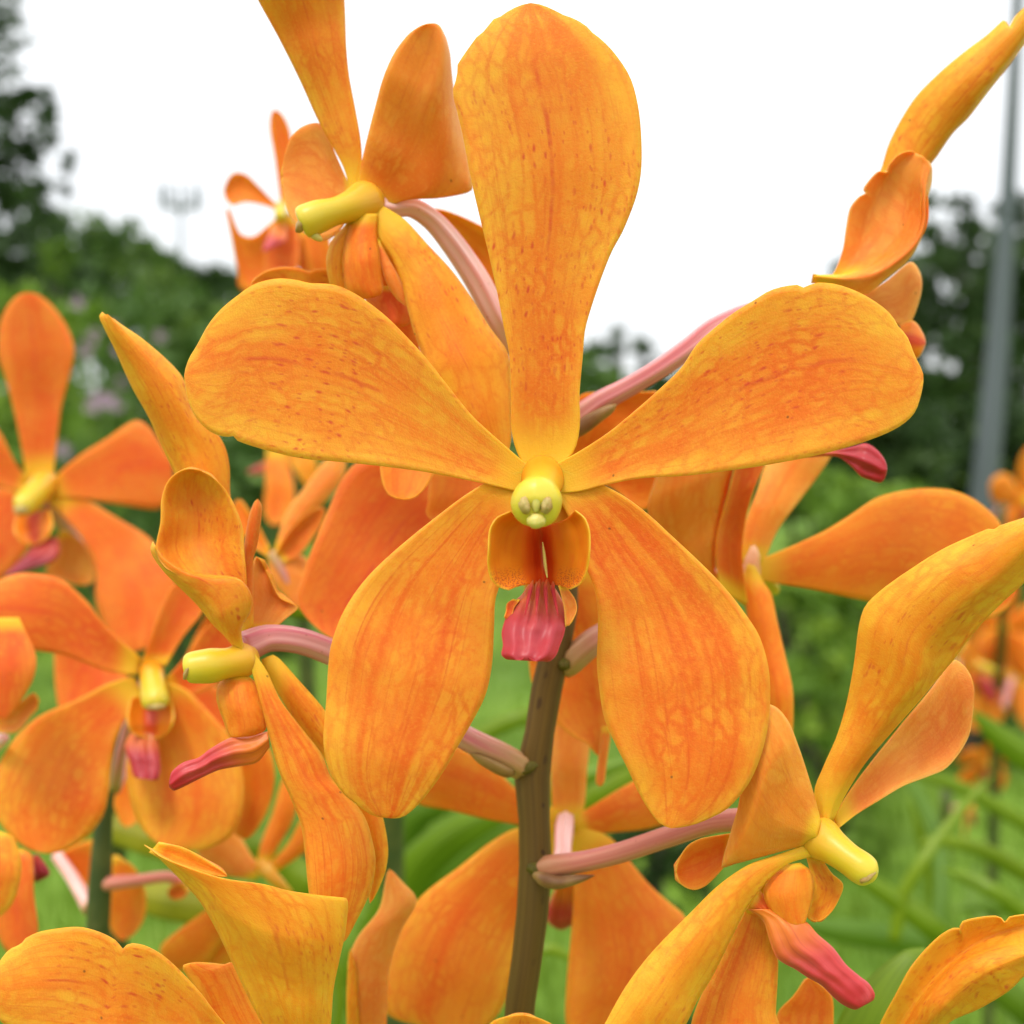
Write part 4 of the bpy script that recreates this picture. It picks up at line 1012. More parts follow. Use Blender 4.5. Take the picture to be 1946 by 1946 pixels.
# ---- flower behind the funnel petal
f = Flower('orange orchid flower seen from behind, between the funnel petal and the hooded flower', 505, 1650, .205, q=.75)
f.petal('petal', 'F 1330,1180 1150,1140 1035,1040 1070,920 1150,820', 'F 1410,1130 1330,1060 1260,940 1200,840 1150,820', [.205, .206, .207], mats=PEACH, cup=-1)
f.petal('dorsal_sepal', 'F 1340,1100 1370,980 1430,820 1470,680 1510,590', 'F 1410,1100 1460,1000 1530,880 1560,760 1510,590', [.205, .207, .209], mats=PLAIN, cup=-1)
f.petal('petal', 'F 1390,1110 1500,1000 1590,840 1700,700', 'F 1430,1150 1560,1060 1700,950 1750,800 1700,700', [.205, .206, .207], mats=PLAIN, cup=-1)
f.petal('lateral_sepal', 'F 1200,1250 1060,1350 950,1430 840,1530 870,1640', 'F 1300,1300 1180,1480 1060,1640 960,1660 870,1640', [.205, .207, .21], mats=PLAIN, cup=-1)
f.petal('lateral_sepal', 'F 1250,1300 1100,1500 1060,1600 1100,1680', 'F 1400,1300 1300,1500 1220,1620 1100,1680', [.206, .208, .211], mats=PLAIN, cup=-1)
f.tube('pedicel', 'F', [(1380, 1100, .2055, 44), (1430, 1160, .203, 34), (1500, 1235, .204, 28), (1570, 1400, .212, 26), (1620, 1700, .22, 26)], M_COL, n=14, nseg=20)

# ---- upright pair of petals at the bottom, left of the stem
f = Flower('narrow upright orange orchid petals at the bottom edge between the funnel petal and the stem', 700, 2010, .152)
f.petal('petal', 'G 215,2080 180,1932 168,1600 222,1470 330,1330 365,1180 385,1118', 'G 360,2080 372,1932 385,1650 445,1450 532,1282 450,1180 385,1118', [.152, .150, .150, .151], mats=PEACH, cup=[-1, -1.5], nv=40)
f.petal('petal', 'G 165,2080 160,1800 168,1620 180,1540', 'G 240,2080 225,1850 215,1650 180,1540', [.1515, .1495, .1495], mats=AMBER, cup=-.8, nv=24, nu=9)
f.tube('pedicel', 'P', [(690, 2010, .152, 20), (800, 2050, .149, 20), (960, 2070, .144, 20)], M_PED, n=14, nseg=14)
f = Flower('orange orchid petal tip rising at the bottom edge in front of the stem', 1010, 2060, .130)
f.petal('dorsal_sepal', 'G 1000,2300 920,2150 870,2020 920,1925 1000,1893 1085,1884', 'G 1230,2300 1270,2150 1300,2040 1270,1960 1190,1910 1085,1884', [.130, .129, .128], mats=FACE, cup=[.6, -.8], nv=30)
f.tube('pedicel', 'P', [(1005, 2075, .130, 22), (995, 2110, .136, 22), (985, 2120, .142, 22)], M_PED, n=14, nseg=12)

# ---- lower right corner
f = Flower('curled orange orchid petal with two nicks in the bottom right corner', 1760, 2040, .126)
f.multi('petal', [
    ('H 1130,2100 1180,1932 1260,1780 1330,1650 1400,1560 1480,1480 1540,1440 1588,1428 1594,1455 1606,1400 1700,1375 1800,1370 1836,1410 1848,1376 1932,1360 2060,1345', [.126, .1235, .1220, .1215]),
    ('H 1200,2100 1270,1950 1370,1800 1470,1680 1580,1580 1700,1500 1820,1450 1940,1420 2060,1400', [.1265, .1245, .1235, .1225]),
    ('H 1260,2100 1340,1960 1430,1800 1550,1660 1650,1595 1780,1545 1900,1520 1960,1530 2060,1480', [.1255, .1225, .1210, .1210]),
    ('H 1340,2100 1420,1960 1520,1830 1640,1720 1770,1640 1890,1590 1970,1560 2070,1500', [.1252, .1215, .1200, .1205]),
    ('H 1430,2100 1530,1935 1700,1852 1850,1762 1932,1682 2010,1600 2080,1520', [.126, .1232, .1215, .1215]),
], mats=AMBER, nv=50, nu=29, ripple=.3)
f.petal('petal', 'H 640,2050 640,1880 720,1790 800,1692', 'H 930,2060 932,1932 925,1790 860,1725 800,1692', [.135, .136, .137], mats=PLAIN, cup=1, nv=24)
f.tube('pedicel', 'P', [(1690, 2010, .127, 26), (1560, 2080, .131, 22), (1300, 2110, .137, 20), (1000, 2070, .1425, 20)], M_PED, n=14, nseg=20)

# ---- blurred flowers farther back
f = Flower('blurred orange orchid flower behind the top left flower, against the white sky', 530, 400, .235, q=.7)
f.petal('dorsal_sepal', 'A 1475,1090 1440,820 1415,680 1420,600 1440,572', 'A 1500,1090 1530,800 1522,690 1485,605 1440,572', [.235, .235, .235], mats=PLAIN, cup=1)
f.petal('petal', 'A 1460,1085 1350,970 1290,915 1230,905 1190,950 1180,1020', 'A 1465,1105 1380,1075 1290,1060 1215,1075 1180,1020', [.235, .234, .233], mats=PLAIN, cup=1)
f.petal('lateral_sepal', 'A 1440,1150 1330,1240 1260,1225 1198,1090 1185,1100', 'A 1520,1350 1420,1500 1280,1520 1225,1250 1185,1100', [.234, .232, .231], mats=PLAIN, cup=1, nv=24)
f.petal('lateral_sepal', 'A 1450,1130 1400,1260 1390,1420 1400,1560', 'A 1530,1130 1570,1250 1540,1450 1400,1560', [.234, .232, .231], mats=RED, cup=1, nv=24)
f.petal('petal', 'A 1560,1200 1600,1300 1620,1420 1680,1500', 'A 1680,1180 1730,1250 1740,1400 1680,1500', [.236, .236, .237], mats=PLAIN, cup=1, nv=20)
f.petal('petal', 'A 1500,1140 1520,1250 1560,1400 1640,1470', 'A 1640,1090 1700,1180 1720,1330 1640,1470', [.240, .242, .243], mats=RED, cup=1, nv=20)
f.petal('petal', 'A 1330,1380 1260,1420 1250,1500 1330,1560', 'A 1500,1330 1560,1400 1500,1520 1330,1560', [.240, .242, .243], mats=RED, cup=1, nv=20)
f.tube('column', 'A', [(1478, 1080, .235, 30), (1470, 1120, .231, 30), (1468, 1140, .229, 26), (1468, 1145, .229, 1)], M_COL, n=12, nseg=12)
f.pad('lip_tongue', 'A 1430,1180 1400,1250 1380,1320', 'A 1500,1180 1500,1260 1380,1325', [.232, .229, .227], M_TONGUE2, nv=14, nu=9)
f.tube('pedicel', 'P', [(540, 410, .236, 12), (600, 470, .245, 12), (690, 600, .255, 12)], M_PED, n=10, nseg=12)

f = Flower('blurred pale orange orchid flower seen from behind below the left petal of the large flower', 520, 1060, .205, q=.7)
f.petal('petal', 'E 1430,1420 1500,1200 1580,1090 1700,930 1800,830', 'E 1480,1420 1560,1290 1700,1150 1810,1000 1800,830', [.205, .206, .208], mats=PEACH, cup=-1)
f.petal('petal', 'E 1440,1420 1530,1280 1640,1185 1700,1178', 'E 1480,1460 1560,1430 1680,1270 1700,1178', [.204, .202, .200], mats=RED, cup=1, nv=22)
f.petal('lateral_sepal', 'E 1400,1420 1420,1550 1500,1645 1570,1700', 'E 1470,1420 1600,1430 1660,1560 1570,1700', [.205, .204, .203], mats=PEACH, cup=-1, nv=22)
f.petal('lateral_sepal', 'E 1420,1440 1300,1350 1220,1200 1250,1130', 'E 1400,1390 1380,1320 1320,1210 1250,1130', [.205, .206, .207], mats=PLAIN, nv=20)
f.tube('pedicel', 'E', [(1430, 1410, .205, 30), (1480, 1500, .204, 22), (1600, 1700, .205, 20), (1800, 1900, .205, 20)], M_PED, n=12, nseg=14)

f = Flower('strongly blurred orange orchid flower with pink lip under the large left petal', 550, 860, .36, q=.6)
f.petal('lateral_sepal', 'E 1400,860 1395,1050 1385,1200 1430,1262', 'E 1490,860 1545,1100 1510,1230 1430,1262', [.36, .355, .352], mats=PLAIN, cup=1)
f.petal('lateral_sepal', 'E 1480,860 1560,1000 1620,1060', 'E 1600,860 1665,940 1620,1060', [.362, .360, .36], mats=AMBER, cup=1)
f.petal('dorsal_sepal', 'E 1420,880 1380,700 1400,500 1470,420', 'E 1510,880 1560,700 1550,500 1470,420', [.36, .36, .36], mats=PLAIN, cup=1)
f.pad('lip_tongue', 'E 1400,930 1350,950 1295,985', 'E 1400,990 1340,1000 1295,985', [.35, .345, .34], M_TONGUE, nv=12, nu=9)

# ------------------------------------------------------------------ generic orchid for the beds farther off
def spat(length, width, bend, n=12, m=5):
    rows = []
    for i in range(n):
        t = i / (n - 1)
        w = width * (0.16 + 0.84 * math.sin(math.pi * min(1, t ** 1.35)) ** .8) if t < .999 else 0.0
        if t < .15: w = max(w, width * .16)
        row = []
        for j in range(m):
            s = 2 * j / (m - 1) - 1
            row.append((s * w * .5, t * length, bend * t * t * length + .06 * width * (1 - s * s)))
        rows.append(row)
    return rows

def make_bed_flower():
    e = empty('orchid_flower', (0, 0, 0))
    eye = Vector((0, -1, 0))
    for name, ang, ln, wd in (('dorsal_sepal', 90, .032, .015), ('petal', 160, .030, .017), ('petal', 20, .030, .017), ('lateral_sepal', 235, .033, .017), ('lateral_sepal', 305, .033, .017)):
        a = math.radians(ang - 90)
        rows = [[Vector((x * math.cos(a) - y * math.sin(a), -z, x * math.sin(a) + y * math.cos(a))) for x, y, z in r] for r in spat(ln, wd, .12)]
        grid_obj(name, rows, PLAIN, e, Vector((0, 0, 0)), .0006, True, 0, 0, eye=eye)
    tube_obj('column', [Vector((0, 0, 0)), Vector((0, -.005, -.001)), Vector((0, -.010, -.002))], [.003, .0026, .0012], [M_COL], e, Vector((0, 0, 0)), n=10, nseg=8)
    tube_obj('lip_tongue', [Vector((0, -.002, -.004)), Vector((0, -.006, -.010)), Vector((0, -.010, -.017))], [.004, .0036, .0018], [M_TONGUE], e, Vector((0, 0, 0)), n=10, nseg=10, flat=.6)
    tube_obj('pedicel', [Vector((0, 0, 0)), Vector((0, .012, -.004)), Vector((0, .022, -.014))], [.0022, .0018, .0016], [M_PED], e, Vector((0, 0, 0)), n=8, nseg=8)
    return e

proto = make_bed_flower()
proto_children = list(proto.children)
first = [True]
def bed_flower(x, y, d, rz, rx, label, sc=1.0):
    if first[0]:
        o = proto; first[0] = False
    else:
        o = proto.copy(); COL.objects.link(o)
        for ch in proto_children:
            c = ch.copy(); COL.objects.link(c); c.parent = o
    o.location = W(x, y, d)
    o.rotation_euler = (rx, 0, rz)
    o.scale = (sc, sc, sc)
    tag(o, label, 'flower', FLOWERS)
    return o

bed = [  # x, y, depth, turn, tilt, scale, what sets it apart
    (1945, 950, .60, .4, .1, .9, 'blurred orange orchid flower cut by the right edge beside the foot of the lamp post'),
    (1905, 1190, .60, -.5, .15, .95, 'blurred orange orchid flower at the right edge behind the tip of the raised sepal'),
    (1850, 1262, .58, .9, 0, 1.0, 'blurred orange orchid flower at right, lower left of the one behind the raised sepal'),
    (1925, 1290, .60, 2.6, .2, 1.0, 'blurred orange orchid flower turned away, lowest of the cluster on the right edge'),
    (1875, 1445, .72, .2, .5, .8, 'blurred orange orchid flower hanging under the pale strap leaf on the right'),
    (1838, 1535, .75, 1.2, .2, .55, 'small blurred orange orchid flower alone among the strap leaves on the right'),
]
for x, y, d, rz, rx, sc, lab in bed:
    bed_flower(x, y, d, rz, rx, lab, sc)

def thin_stem(label, pts, mat, name='orchid_stem', cat='flower stem', grp='orchid flower stems'):
    base = Vector((pts[-1][0].x, pts[-1][0].y, 0))
    p = [q for q, r in pts] + [base]
    e = empty('orchid_plant', base)
    tube_obj('stalk', p, [r for q, r in pts] + [pts[-1][1]], [mat], e, base, n=10, nseg=40)
    return tag(e, label, 'plant', 'orchid plants')
thin_stem('thin stem under the blurred flower cluster on the right edge', [(W(1905, 960, .53), .0016), (W(1905, 1180, .56), .0020), (W(1898, 1290, .60), .0024), (W(1890, 1480, .64), .0028)], M_STEMG)
thin_stem('thin dark stem among the strap leaves on the right', [(W(1800, 1480, .70), .0028), (W(1797, 1560, .70), .0032), (W(1793, 1640, .71), .0036)], M_STEMG)
thin_stem('thin stem behind the left edge flower', [(W(150, 1040, .253), .0014), (W(205, 1140, .262), .0018), (W(215, 1400, .27), .0022), (W(220, 1700, .28), .0026)], M_STEMG)
thin_stem('thin stem behind the blurred flower in the upper left', [(W(690, 600, .255), .0012), (W(715, 760, .262), .0016), (W(735, 1100, .28), .0022), (W(745, 1500, .30), .0028)], M_STEMG)
thin_stem('thin stem below the strongly blurred flower left of centre', [(W(548, 872, .365), .0014), (W(560, 1000, .37), .0018), (W(585, 1300, .38), .0026)], M_STEMG)

# ------------------------------------------------------------------ strap leaves
LEAVES = 'orchid strap leaves'
def strap(label, reg, pts, mat, fold=.35, grp=LEAVES):
    """pts: (x, y, depth, half width px)"""
    r = REG[reg]
    P = [(r[0] + x * r[2], r[1] + y * r[2], d, w * r[2]) for x, y, d, w in pts]
    poly = resample(dense([W(x, y, d).to_tuple() + (w * d / FPX,) for x, y, d, w in P], 10), 36)
    path = [Vector(p[:3]) for p in poly]
    rows = []
    for i, p in enumerate(path):
        t = (path[min(i + 1, 35)] - path[max(i - 1, 0)]).normalized()
        side = t.cross((p - CAM).normalized()).normalized()
        nrm = side.cross(t).normalized()
        w = poly[i][3]
        rows.append([p + side * w * s + nrm * w * fold * (abs(s) - .5) for s in (-1, -.66, -.33, -.08, .08, .33, .66, 1)])
    base = rows[0][3]
    o = grid_obj('strap_leaf', rows, [mat, mat, mat], None, base, .0011)
    return tag(o, label, 'leaf', grp)

strap('narrow green strap leaf running down to the right from the small petal on the right', 'H', [(1330, 640, .46, 20), (1400, 770, .45, 34), (1470, 930, .44, 40), (1500, 1150, .43, 42), (1480, 1500, .42, 44), (1400, 2100, .42, 46)], M_STRAPD)
strap('long green strap leaf crossing the right edge below the blurred cluster', 'H', [(2250, 1090, .44, 42), (1932, 880, .43, 42), (1750, 770, .43, 40), (1600, 695, .43, 36), (1450, 640, .43, 30), (1350, 615, .43, 6)], M_STRAP)
strap('green strap leaf arching to the right edge at mid height of the lower right corner', 'H', [(2250, 1330, .40, 46), (1932, 1140, .39, 46), (1760, 1040, .385, 42), (1600, 985, .38, 36), (1450, 970, .38, 26), (1380, 985, .38, 4)], M_STRAP)
strap('broad green strap leaf slanting down right behind the yellow column', 'H', [(1720, 1750, .34, 66), (1560, 1560, .335, 66), (1450, 1430, .33, 62), (1300, 1310, .33, 56), (1150, 1210, .33, 44), (1020, 1130, .33, 26), (930, 1080, .33, 4)], M_STRAP)
strap('pale green strap leaf in front of the blurred flowers on the right edge', 'H', [(2300, 730, .36, 90), (1932, 520, .36, 78), (1800, 425, .36, 62), (1720, 350, .36, 36), (1650, 290, .36, 4)], M_STRAP)
strap('dark green strap leaf slanting from the pale leaf towards the corner petal', 'H', [(1880, 2050, .48, 50), (1760, 1500, .50, 50), (1660, 1290, .51, 44), (1690, 1120, .52, 30), (1740, 1000, .52, 4)], M_STRAPD)
strap('horizontal green strap leaf behind the red tongue of the lower right flower', 'H', [(1700, 1560, .40, 66), (1350, 1500, .395, 72), (1100, 1460, .39, 70), (900, 1430, .39, 56), (760, 1400, .39, 10)], M_STRAPD)
strap('rounded bright green leaf tip beside the curled corner petal', 'H', [(1000, 2350, .160, 190), (1080, 2120, .160, 185), (1170, 1900, .160, 165), (1270, 1720, .161, 120), (1350, 1600, .162, 70), (1420, 1540, .163, 12)], M_STRAP, .15)
strap('dark strap leaf low in the bottom right corner behind the curled petal', 'H', [(2200, 2100, .36, 90), (1932, 1850, .35, 80), (1750, 1700, .35, 70), (1600, 1620, .35, 40), (1500, 1570, .35, 6)], M_STRAPD)
strap('bright green strap leaf passing behind the middle of the stem', 'G', [(1500, 330, .36, 40), (1250, 300, .355, 44), (1080, 325, .35, 46), (950, 375, .35, 46), (800, 450, .35, 44), (500, 640, .35, 46), (150, 1000, .36, 50)], M_STRAP)
strap('broad green strap leaf left of the stem between the orange petals', 'G', [(200, 1760, .34, 120), (420, 1300, .33, 120), (560, 1080, .325, 110), (760, 920, .32, 92), (1000, 800, .32, 70), (1400, 640, .32, 50), (1800, 500, .32, 8)], M_STRAP)
strap('second broad green strap leaf under the first one left of the stem', 'G', [(250, 1900, .42, 130), (480, 1450, .42, 130), (640, 1180, .41, 110), (860, 980, .41, 90), (1100, 860, .41, 50), (1250, 800, .41, 6)], M_STRAPD)
strap('third green strap leaf above the broad pair left of the stem', 'G', [(350, 1500, .40, 70), (420, 1080, .39, 80), (520, 860, .385, 76), (700, 760, .38, 60), (900, 700, .38, 40), (1100, 660, .38, 5)], M_STRAPD)
strap('green strap leaf showing right of the stem behind the pointed petal', 'G', [(1850, 480, .38, 60), (1680, 580, .375, 74), (1500, 690, .37, 70), (1350, 800, .37, 60), (1150, 980, .37, 60)], M_STRAP)
strap('yellow green strap leaf behind the funnel petal at lower left', 'F', [(420, 1200, .31, 4), (620, 1230, .30, 40), (800, 1270, .295, 90), (950, 1300, .29, 96), (1080, 1320, .29, 90), (1300, 1330, .29, 60), (1700, 1380, .30, 20)], M_STRAPY)
strap('green strap leaf beside the dark stem at lower left', 'F', [(300, 840, .275, 4), (500, 880, .27, 50), (620, 910, .265, 80), (740, 945, .26, 86), (860, 990, .26, 80), (1050, 1080, .26, 60)], M_STRAPY)
strap('green strap leaf below the hooded flower behind the orange petals', 'F', [(1250, 1010, .26, 70), (1400, 1010, .26, 90), (1520, 1130, .26, 90), (1640, 1200, .26, 90), (1800, 1300, .27, 70)], M_STRAP)
strap('thin green strap leaf low between the upright petals and the funnel petal', 'G', [(100, 2050, .30, 26), (130, 1800, .30, 28), (110, 1640, .30, 22), (60, 1520, .30, 4)], M_STRAP)
strap('light green leaf edge right of the lower stem near the bottom', 'G', [(1120, 1560, .26, 20), (1230, 1540, .26, 28), (1330, 1580, .26, 22), (1450, 1650, .26, 18)], M_STRAP)
strap('green leaf glimpsed between the hooded flower and the large lower sepal', 'P', [(520, 1110, .24, 14), (560, 1145, .24, 30), (600, 1150, .24, 26), (660, 1160, .24, 10)], M_STRAP)

strap('light green strap leaf curving up through the lower right gap', 'H', [(1250, 1500, .33, 30), (1300, 1250, .33, 34), (1400, 1080, .33, 32), (1560, 860, .335, 26), (1700, 700, .34, 16), (1780, 620, .34, 3)], M_STRAP)
strap('light green strap leaf falling to the right edge beside the corner petal', 'H', [(1500, 1120, .36, 6), (1620, 1160, .355, 34), (1780, 1240, .35, 42), (1932, 1350, .35, 46), (2150, 1560, .35, 50)], M_STRAP)
strap('slim green strap leaf upright left of the thin dark stem at right', 'H', [(1460, 2000, .45, 34), (1480, 1500, .45, 34), (1440, 1150, .45, 30), (1380, 900, .45, 22), (1330, 740, .45, 4)], M_STRAP)
strap('yellowish strap leaf low at the right edge above the corner petal', 'H', [(1560, 1330, .42, 5), (1700, 1310, .42, 30), (1850, 1330, .42, 36), (2050, 1400, .42, 38)], M_STRAPD)

# ------------------------------------------------------------------ lawn
def ground_mat():
    s = NT('lawn')
    o = s.obj()
    n1 = s.noise(o, 1.4, 4); n2 = s.noise(o, 14.0, 3)
    col = s.mix(s.sstep(n1, .35, .65), (.08, .155, .014), (.16, .265, .028))
    col = s.mix(s.sstep(n2, .5, .8, 0, .45), col, (.22, .27, .06))
    return s.finish(col, rough=.8, spec=.15, normal=s.bump(n2, .5, .02))
gv, gf = [], []
NG = 40
ext = [-400, -150, -60, -30] + [-16 + i for i in range(33)] + [30, 60, 150, 400]
for yy in ext:
    for xx in ext:
        hh = .015 * noise.noise(Vector((xx * .4, yy * .4, 0))) if abs(xx) < 20 and abs(yy) < 20 else 0
        gv.append((xx, yy, hh - .012))
ng = len(ext)
for i in range(ng - 1):
    for j in range(ng - 1):
        a = i * ng + j
        gf.append((a, a + 1, a + ng + 1, a + ng))
g = new_obj('lawn', gv, gf, [ground_mat()])
tag(g, kind='structure')

def grass_mat():
    s = NT('grass_blades')
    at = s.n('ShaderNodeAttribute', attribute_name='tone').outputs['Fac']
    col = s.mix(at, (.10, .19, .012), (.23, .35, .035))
    p = s.n('ShaderNodeBsdfPrincipled', {'Base Color': col, 'Roughness': .6, 'Specular IOR Level': .2})
    t = s.n('ShaderNodeBsdfTranslucent', [col])
    mx = s.n('ShaderNodeMixShader', [.3, p.outputs[0], t.outputs[0]])
    s.t.links.new(mx.outputs[0], s.out.inputs[0])
    return s.m

def tone_attr(me, vals):
    at = me.attributes.new('tone', 'FLOAT', 'POINT')
    at.data.foreach_set('value', vals)

rg = random.Random(3)
bv, bf, bt = [], [], []
for k in range(52000):
    y = .9 + (rg.random() ** 1.7) * 9
    x = (rg.random() * 2 - 1) * (.6 + y * .5)
    h_ = rg.uniform(.025, .06); a = rg.random() * 6.28; w = rg.uniform(.002, .004)
    lx, ly = rg.uniform(-.02, .02), rg.uniform(-.02, .02)
    i = len(bv)
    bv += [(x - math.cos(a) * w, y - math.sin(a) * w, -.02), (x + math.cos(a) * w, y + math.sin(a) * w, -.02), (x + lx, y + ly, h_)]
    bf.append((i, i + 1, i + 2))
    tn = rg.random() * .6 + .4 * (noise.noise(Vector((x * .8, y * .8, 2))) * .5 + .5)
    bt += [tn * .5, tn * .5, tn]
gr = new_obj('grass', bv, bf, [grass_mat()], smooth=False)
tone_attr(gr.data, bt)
tag(gr, 'short bright green grass of the lawn behind the orchids', 'grass', kind='stuff')

# ------------------------------------------------------------------ foliage builder
def leaf_cloud(name, blobs, nleaf, size, mat, parent, origin, seed, stems=None, aspect=.5):
    """leaf faces spread through lumpy volumes; blobs: (centre, radius vec)"""
    rr = random.Random(seed)
    v, fcs, tn = [], [], []
    vol = [b[1].x * b[1].y * b[1].z for b in blobs]
    tot = sum(q ** .67 for q in vol)
    for (c, rad), q in zip(blobs, vol):
        n = int(nleaf * q ** .67 / tot)
        ncl = max(5, n // 26)
        cl_ = []
        for _ in range(ncl):
            d = Vector((rr.gauss(0, 1), rr.gauss(0, 1), rr.gauss(0, 1))).normalized()
            k = rr.uniform(.45, 1.0) ** .6 * (1 + .25 * noise.noise(d * 2.3 + Vector((seed, 0, 0))))
            cl_.append((c + Vector((d.x * rad.x, d.y * rad.y, d.z * rad.z)) * k, rr.random()))
        cr_ = (rad.x + rad.y + rad.z) / 3 * .30
        for _ in range(n):
            cc, tone = rr.choice(cl_)
            p = cc + Vector((rr.gauss(0, .55), rr.gauss(0, .55), rr.gauss(0, .45))) * cr_ * .8
            a = Vector((rr.gauss(0, 1), rr.gauss(0, 1), rr.gauss(0, .7) - .2)).normalized()
            b = a.cross(Vector((rr.gauss(0, 1), rr.gauss(0, 1), rr.gauss(0, 1)))).normalized()
            s = size * rr.uniform(.6, 1.3)
            i = len(v)
            v += [p - a * s * .5, p + b * s * aspect * .5, p + a * s * .5 + Vector((0, 0, -.15 * s)), p - b * s * aspect * .5]
            fcs.append((i, i + 1, i + 2, i + 3))
            t = min(1, max(0, tone * .7 + rr.random() * .3))
            tn += [t] * 4
    o = new_obj(name, v, fcs, [mat], parent, origin, smooth=False)
    tone_attr(o.data, tn)
    return o

def make_tree(name, label, base, height, blobs, nleaf, size, mat, seed, cat='tree', grp=None, trunk_r=.12, branches=5):
    base = Vector(base)
    e = empty(name, base)
    tag(e, label, cat, grp)
    leaf_cloud('crown', blobs, nleaf, size, mat, e, base, seed)
    rr = random.Random(seed)
    height = sum(b[0].z for b in blobs) / len(blobs) * 1.15
    top = base + Vector((rr.uniform(-.2, .2), 0, height * .75))
    tr = tube_obj('trunk', [base + Vector((0, 0, -.1)), base + Vector((trunk_r, 0, height * .3)), top], [trunk_r * 1.3, trunk_r, trunk_r * .5], [M_BARK], e, base, n=10, nseg=14)
    for b in blobs[:branches]:
        mid = base + (top - base) * rr.uniform(.45, .8)
        tube_obj('limb', [mid, (mid + b[0]) / 2 + Vector((0, 0, .08 * height)), b[0]], [trunk_r * .5, trunk_r * .35, trunk_r * .12], [M_BARK], tr, base, n=7, nseg=10)
    return e

def G(x, d):
    """ground point under photo column x at depth d"""
    p = W(x, 973, d)
    return Vector((p.x, p.y, 0))

def px_blob(x, y, d, rx, ry, rz=None):
    k = d / FPX
    return (W(x, y, d), Vector((rx * k, (rz or rx) * k, ry * k)))

TR = 'trees beyond the garden'
make_tree('tree', 'tall dark leafy tree rising at the upper left edge', G(-140, 30), 9.0,
          [px_blob(-150, 60, 30, 190, 130), px_blob(-20, 20, 31, 70, 80), px_blob(-80, 260, 30, 150, 130), px_blob(55, 225, 29.5, 62, 60), px_blob(85, 275, 30, 45, 55),
           px_blob(-40, 400, 30, 130, 100), px_blob(60, 420, 29, 70, 70), px_blob(120, 330, 29.5, 22, 60)], 6500, .32, M_FOLD, 11, grp=TR, trunk_r=.28)
make_tree('tree', 'rounded dark green tree left, below the mast', G(210, 48), 6.5, [px_blob(150, 480, 48, 90, 70), px_blob(225, 470, 48, 75, 62), px_blob(285, 520, 48, 70, 60), px_blob(200, 570, 47, 160, 80)], 5000, .40, M_FOLM, 12, grp=TR, trunk_r=.25)
make_tree('tree', 'low dark tree right of the rounded one, under the far white sky gap', G(390, 60), 6, [px_blob(370, 550, 60, 80, 55), px_blob(330, 540, 60, 50, 50), px_blob(450, 570, 60, 90, 50), px_blob(400, 610, 59, 150, 50)], 4200, .5, M_FOLD, 13, grp=TR, trunk_r=.25)
make_tree('tree', 'dark leafy tree behind the lower part of the tall left tree', G(20, 24), 5, [px_blob(-60, 520, 24, 120, 90), px_blob(60, 500, 24, 100, 80), px_blob(120, 590, 23, 110, 80)], 4600, .26, M_FOLD, 14, grp=TR, trunk_r=.18)
make_tree('tree', 'dome shaped tree with light gaps just right of the upright petal', G(1180, 62), 7, [px_blob(1180, 655, 62, 50, 26), px_blob(1135, 690, 62, 45, 38), px_blob(1235, 690, 62, 22, 26), px_blob(1120, 740, 61, 70, 36), px_blob(1270, 735, 62, 40, 30), px_blob(1215, 760, 61, 90, 30)], 2600, .55, M_FOLD, 15, grp=TR, trunk_r=.22)
make_tree('tree', 'sparse thin tree behind the pink stalk right of centre', G(1320, 70), 6, [px_blob(1320, 690, 70, 60, 14), px_blob(1400, 740, 70, 120, 50), px_blob(1330, 800, 69, 120, 50)], 900, .5, M_FOLM, 16, grp=TR, trunk_r=.15)
make_tree('tree', 'dark tree on the right behind the lamp post', G(1860, 26), 6, [px_blob(1790, 430, 26, 75, 80), px_blob(1900, 450, 26, 80, 85), px_blob(1840, 540, 25, 130, 110), px_blob(1960, 560, 26, 120, 130), px_blob(1810, 680, 25, 130, 110), px_blob(1930, 740, 25, 130, 110), px_blob(1750, 780, 24, 90, 80)], 6800, .30, M_FOLD, 17, grp=TR, trunk_r=.25)
make_tree('tree', 'smaller dark tree left of the lamp post behind the right flowers', G(1640, 34), 5, [px_blob(1620, 530, 34, 40, 45), px_blob(1680, 600, 34, 80, 70), px_blob(1600, 680, 34, 90, 80), px_blob(1680, 770, 33, 120, 80), px_blob(1540, 780, 33, 90, 70)], 5200, .34, M_FOLD, 18, grp=TR, trunk_r=.2)

SH = 'shrubs behind the orchid bed'
def shrub(label, x, y, d, rx, ry, n, size, mat, seed, top=None):
    b = G(x, d)
    c = W(x, y, d)
    k = d / FPX
    blobs = [px_blob(x, y, d, rx, ry)]
    rr = random.Random(seed)
    for _ in range(4):
        blobs.append(px_blob(x + rr.uniform(-.7, .7) * rx, y + rr.uniform(-.7, .6) * ry, d + rr.uniform(-.2, .2) * rx * k, rx * rr.uniform(.3, .55), ry * rr.uniform(.3, .55)))
    zmin = c.z - ry * k
    if zmin > .1:       # foliage down to the ground
        blobs.append((Vector((c.x, c.y, zmin * .5)), Vector((rx * k * .8, rx * k * .8, zmin * .6))))
    e = empty('shrub', b)
    tag(e, label, 'shrub', SH)
    leaf_cloud('foliage', blobs, n, size, mat, e, b, seed)
    for q in range(3):
        bb = blobs[q + 1][0]
        tube_obj('branch', [b + Vector((rr.uniform(-.03, .03), 0, 0)), (b + bb) / 2, bb], [.012, .009, .004], [M_BARK], e, b, n=6, nseg=8)

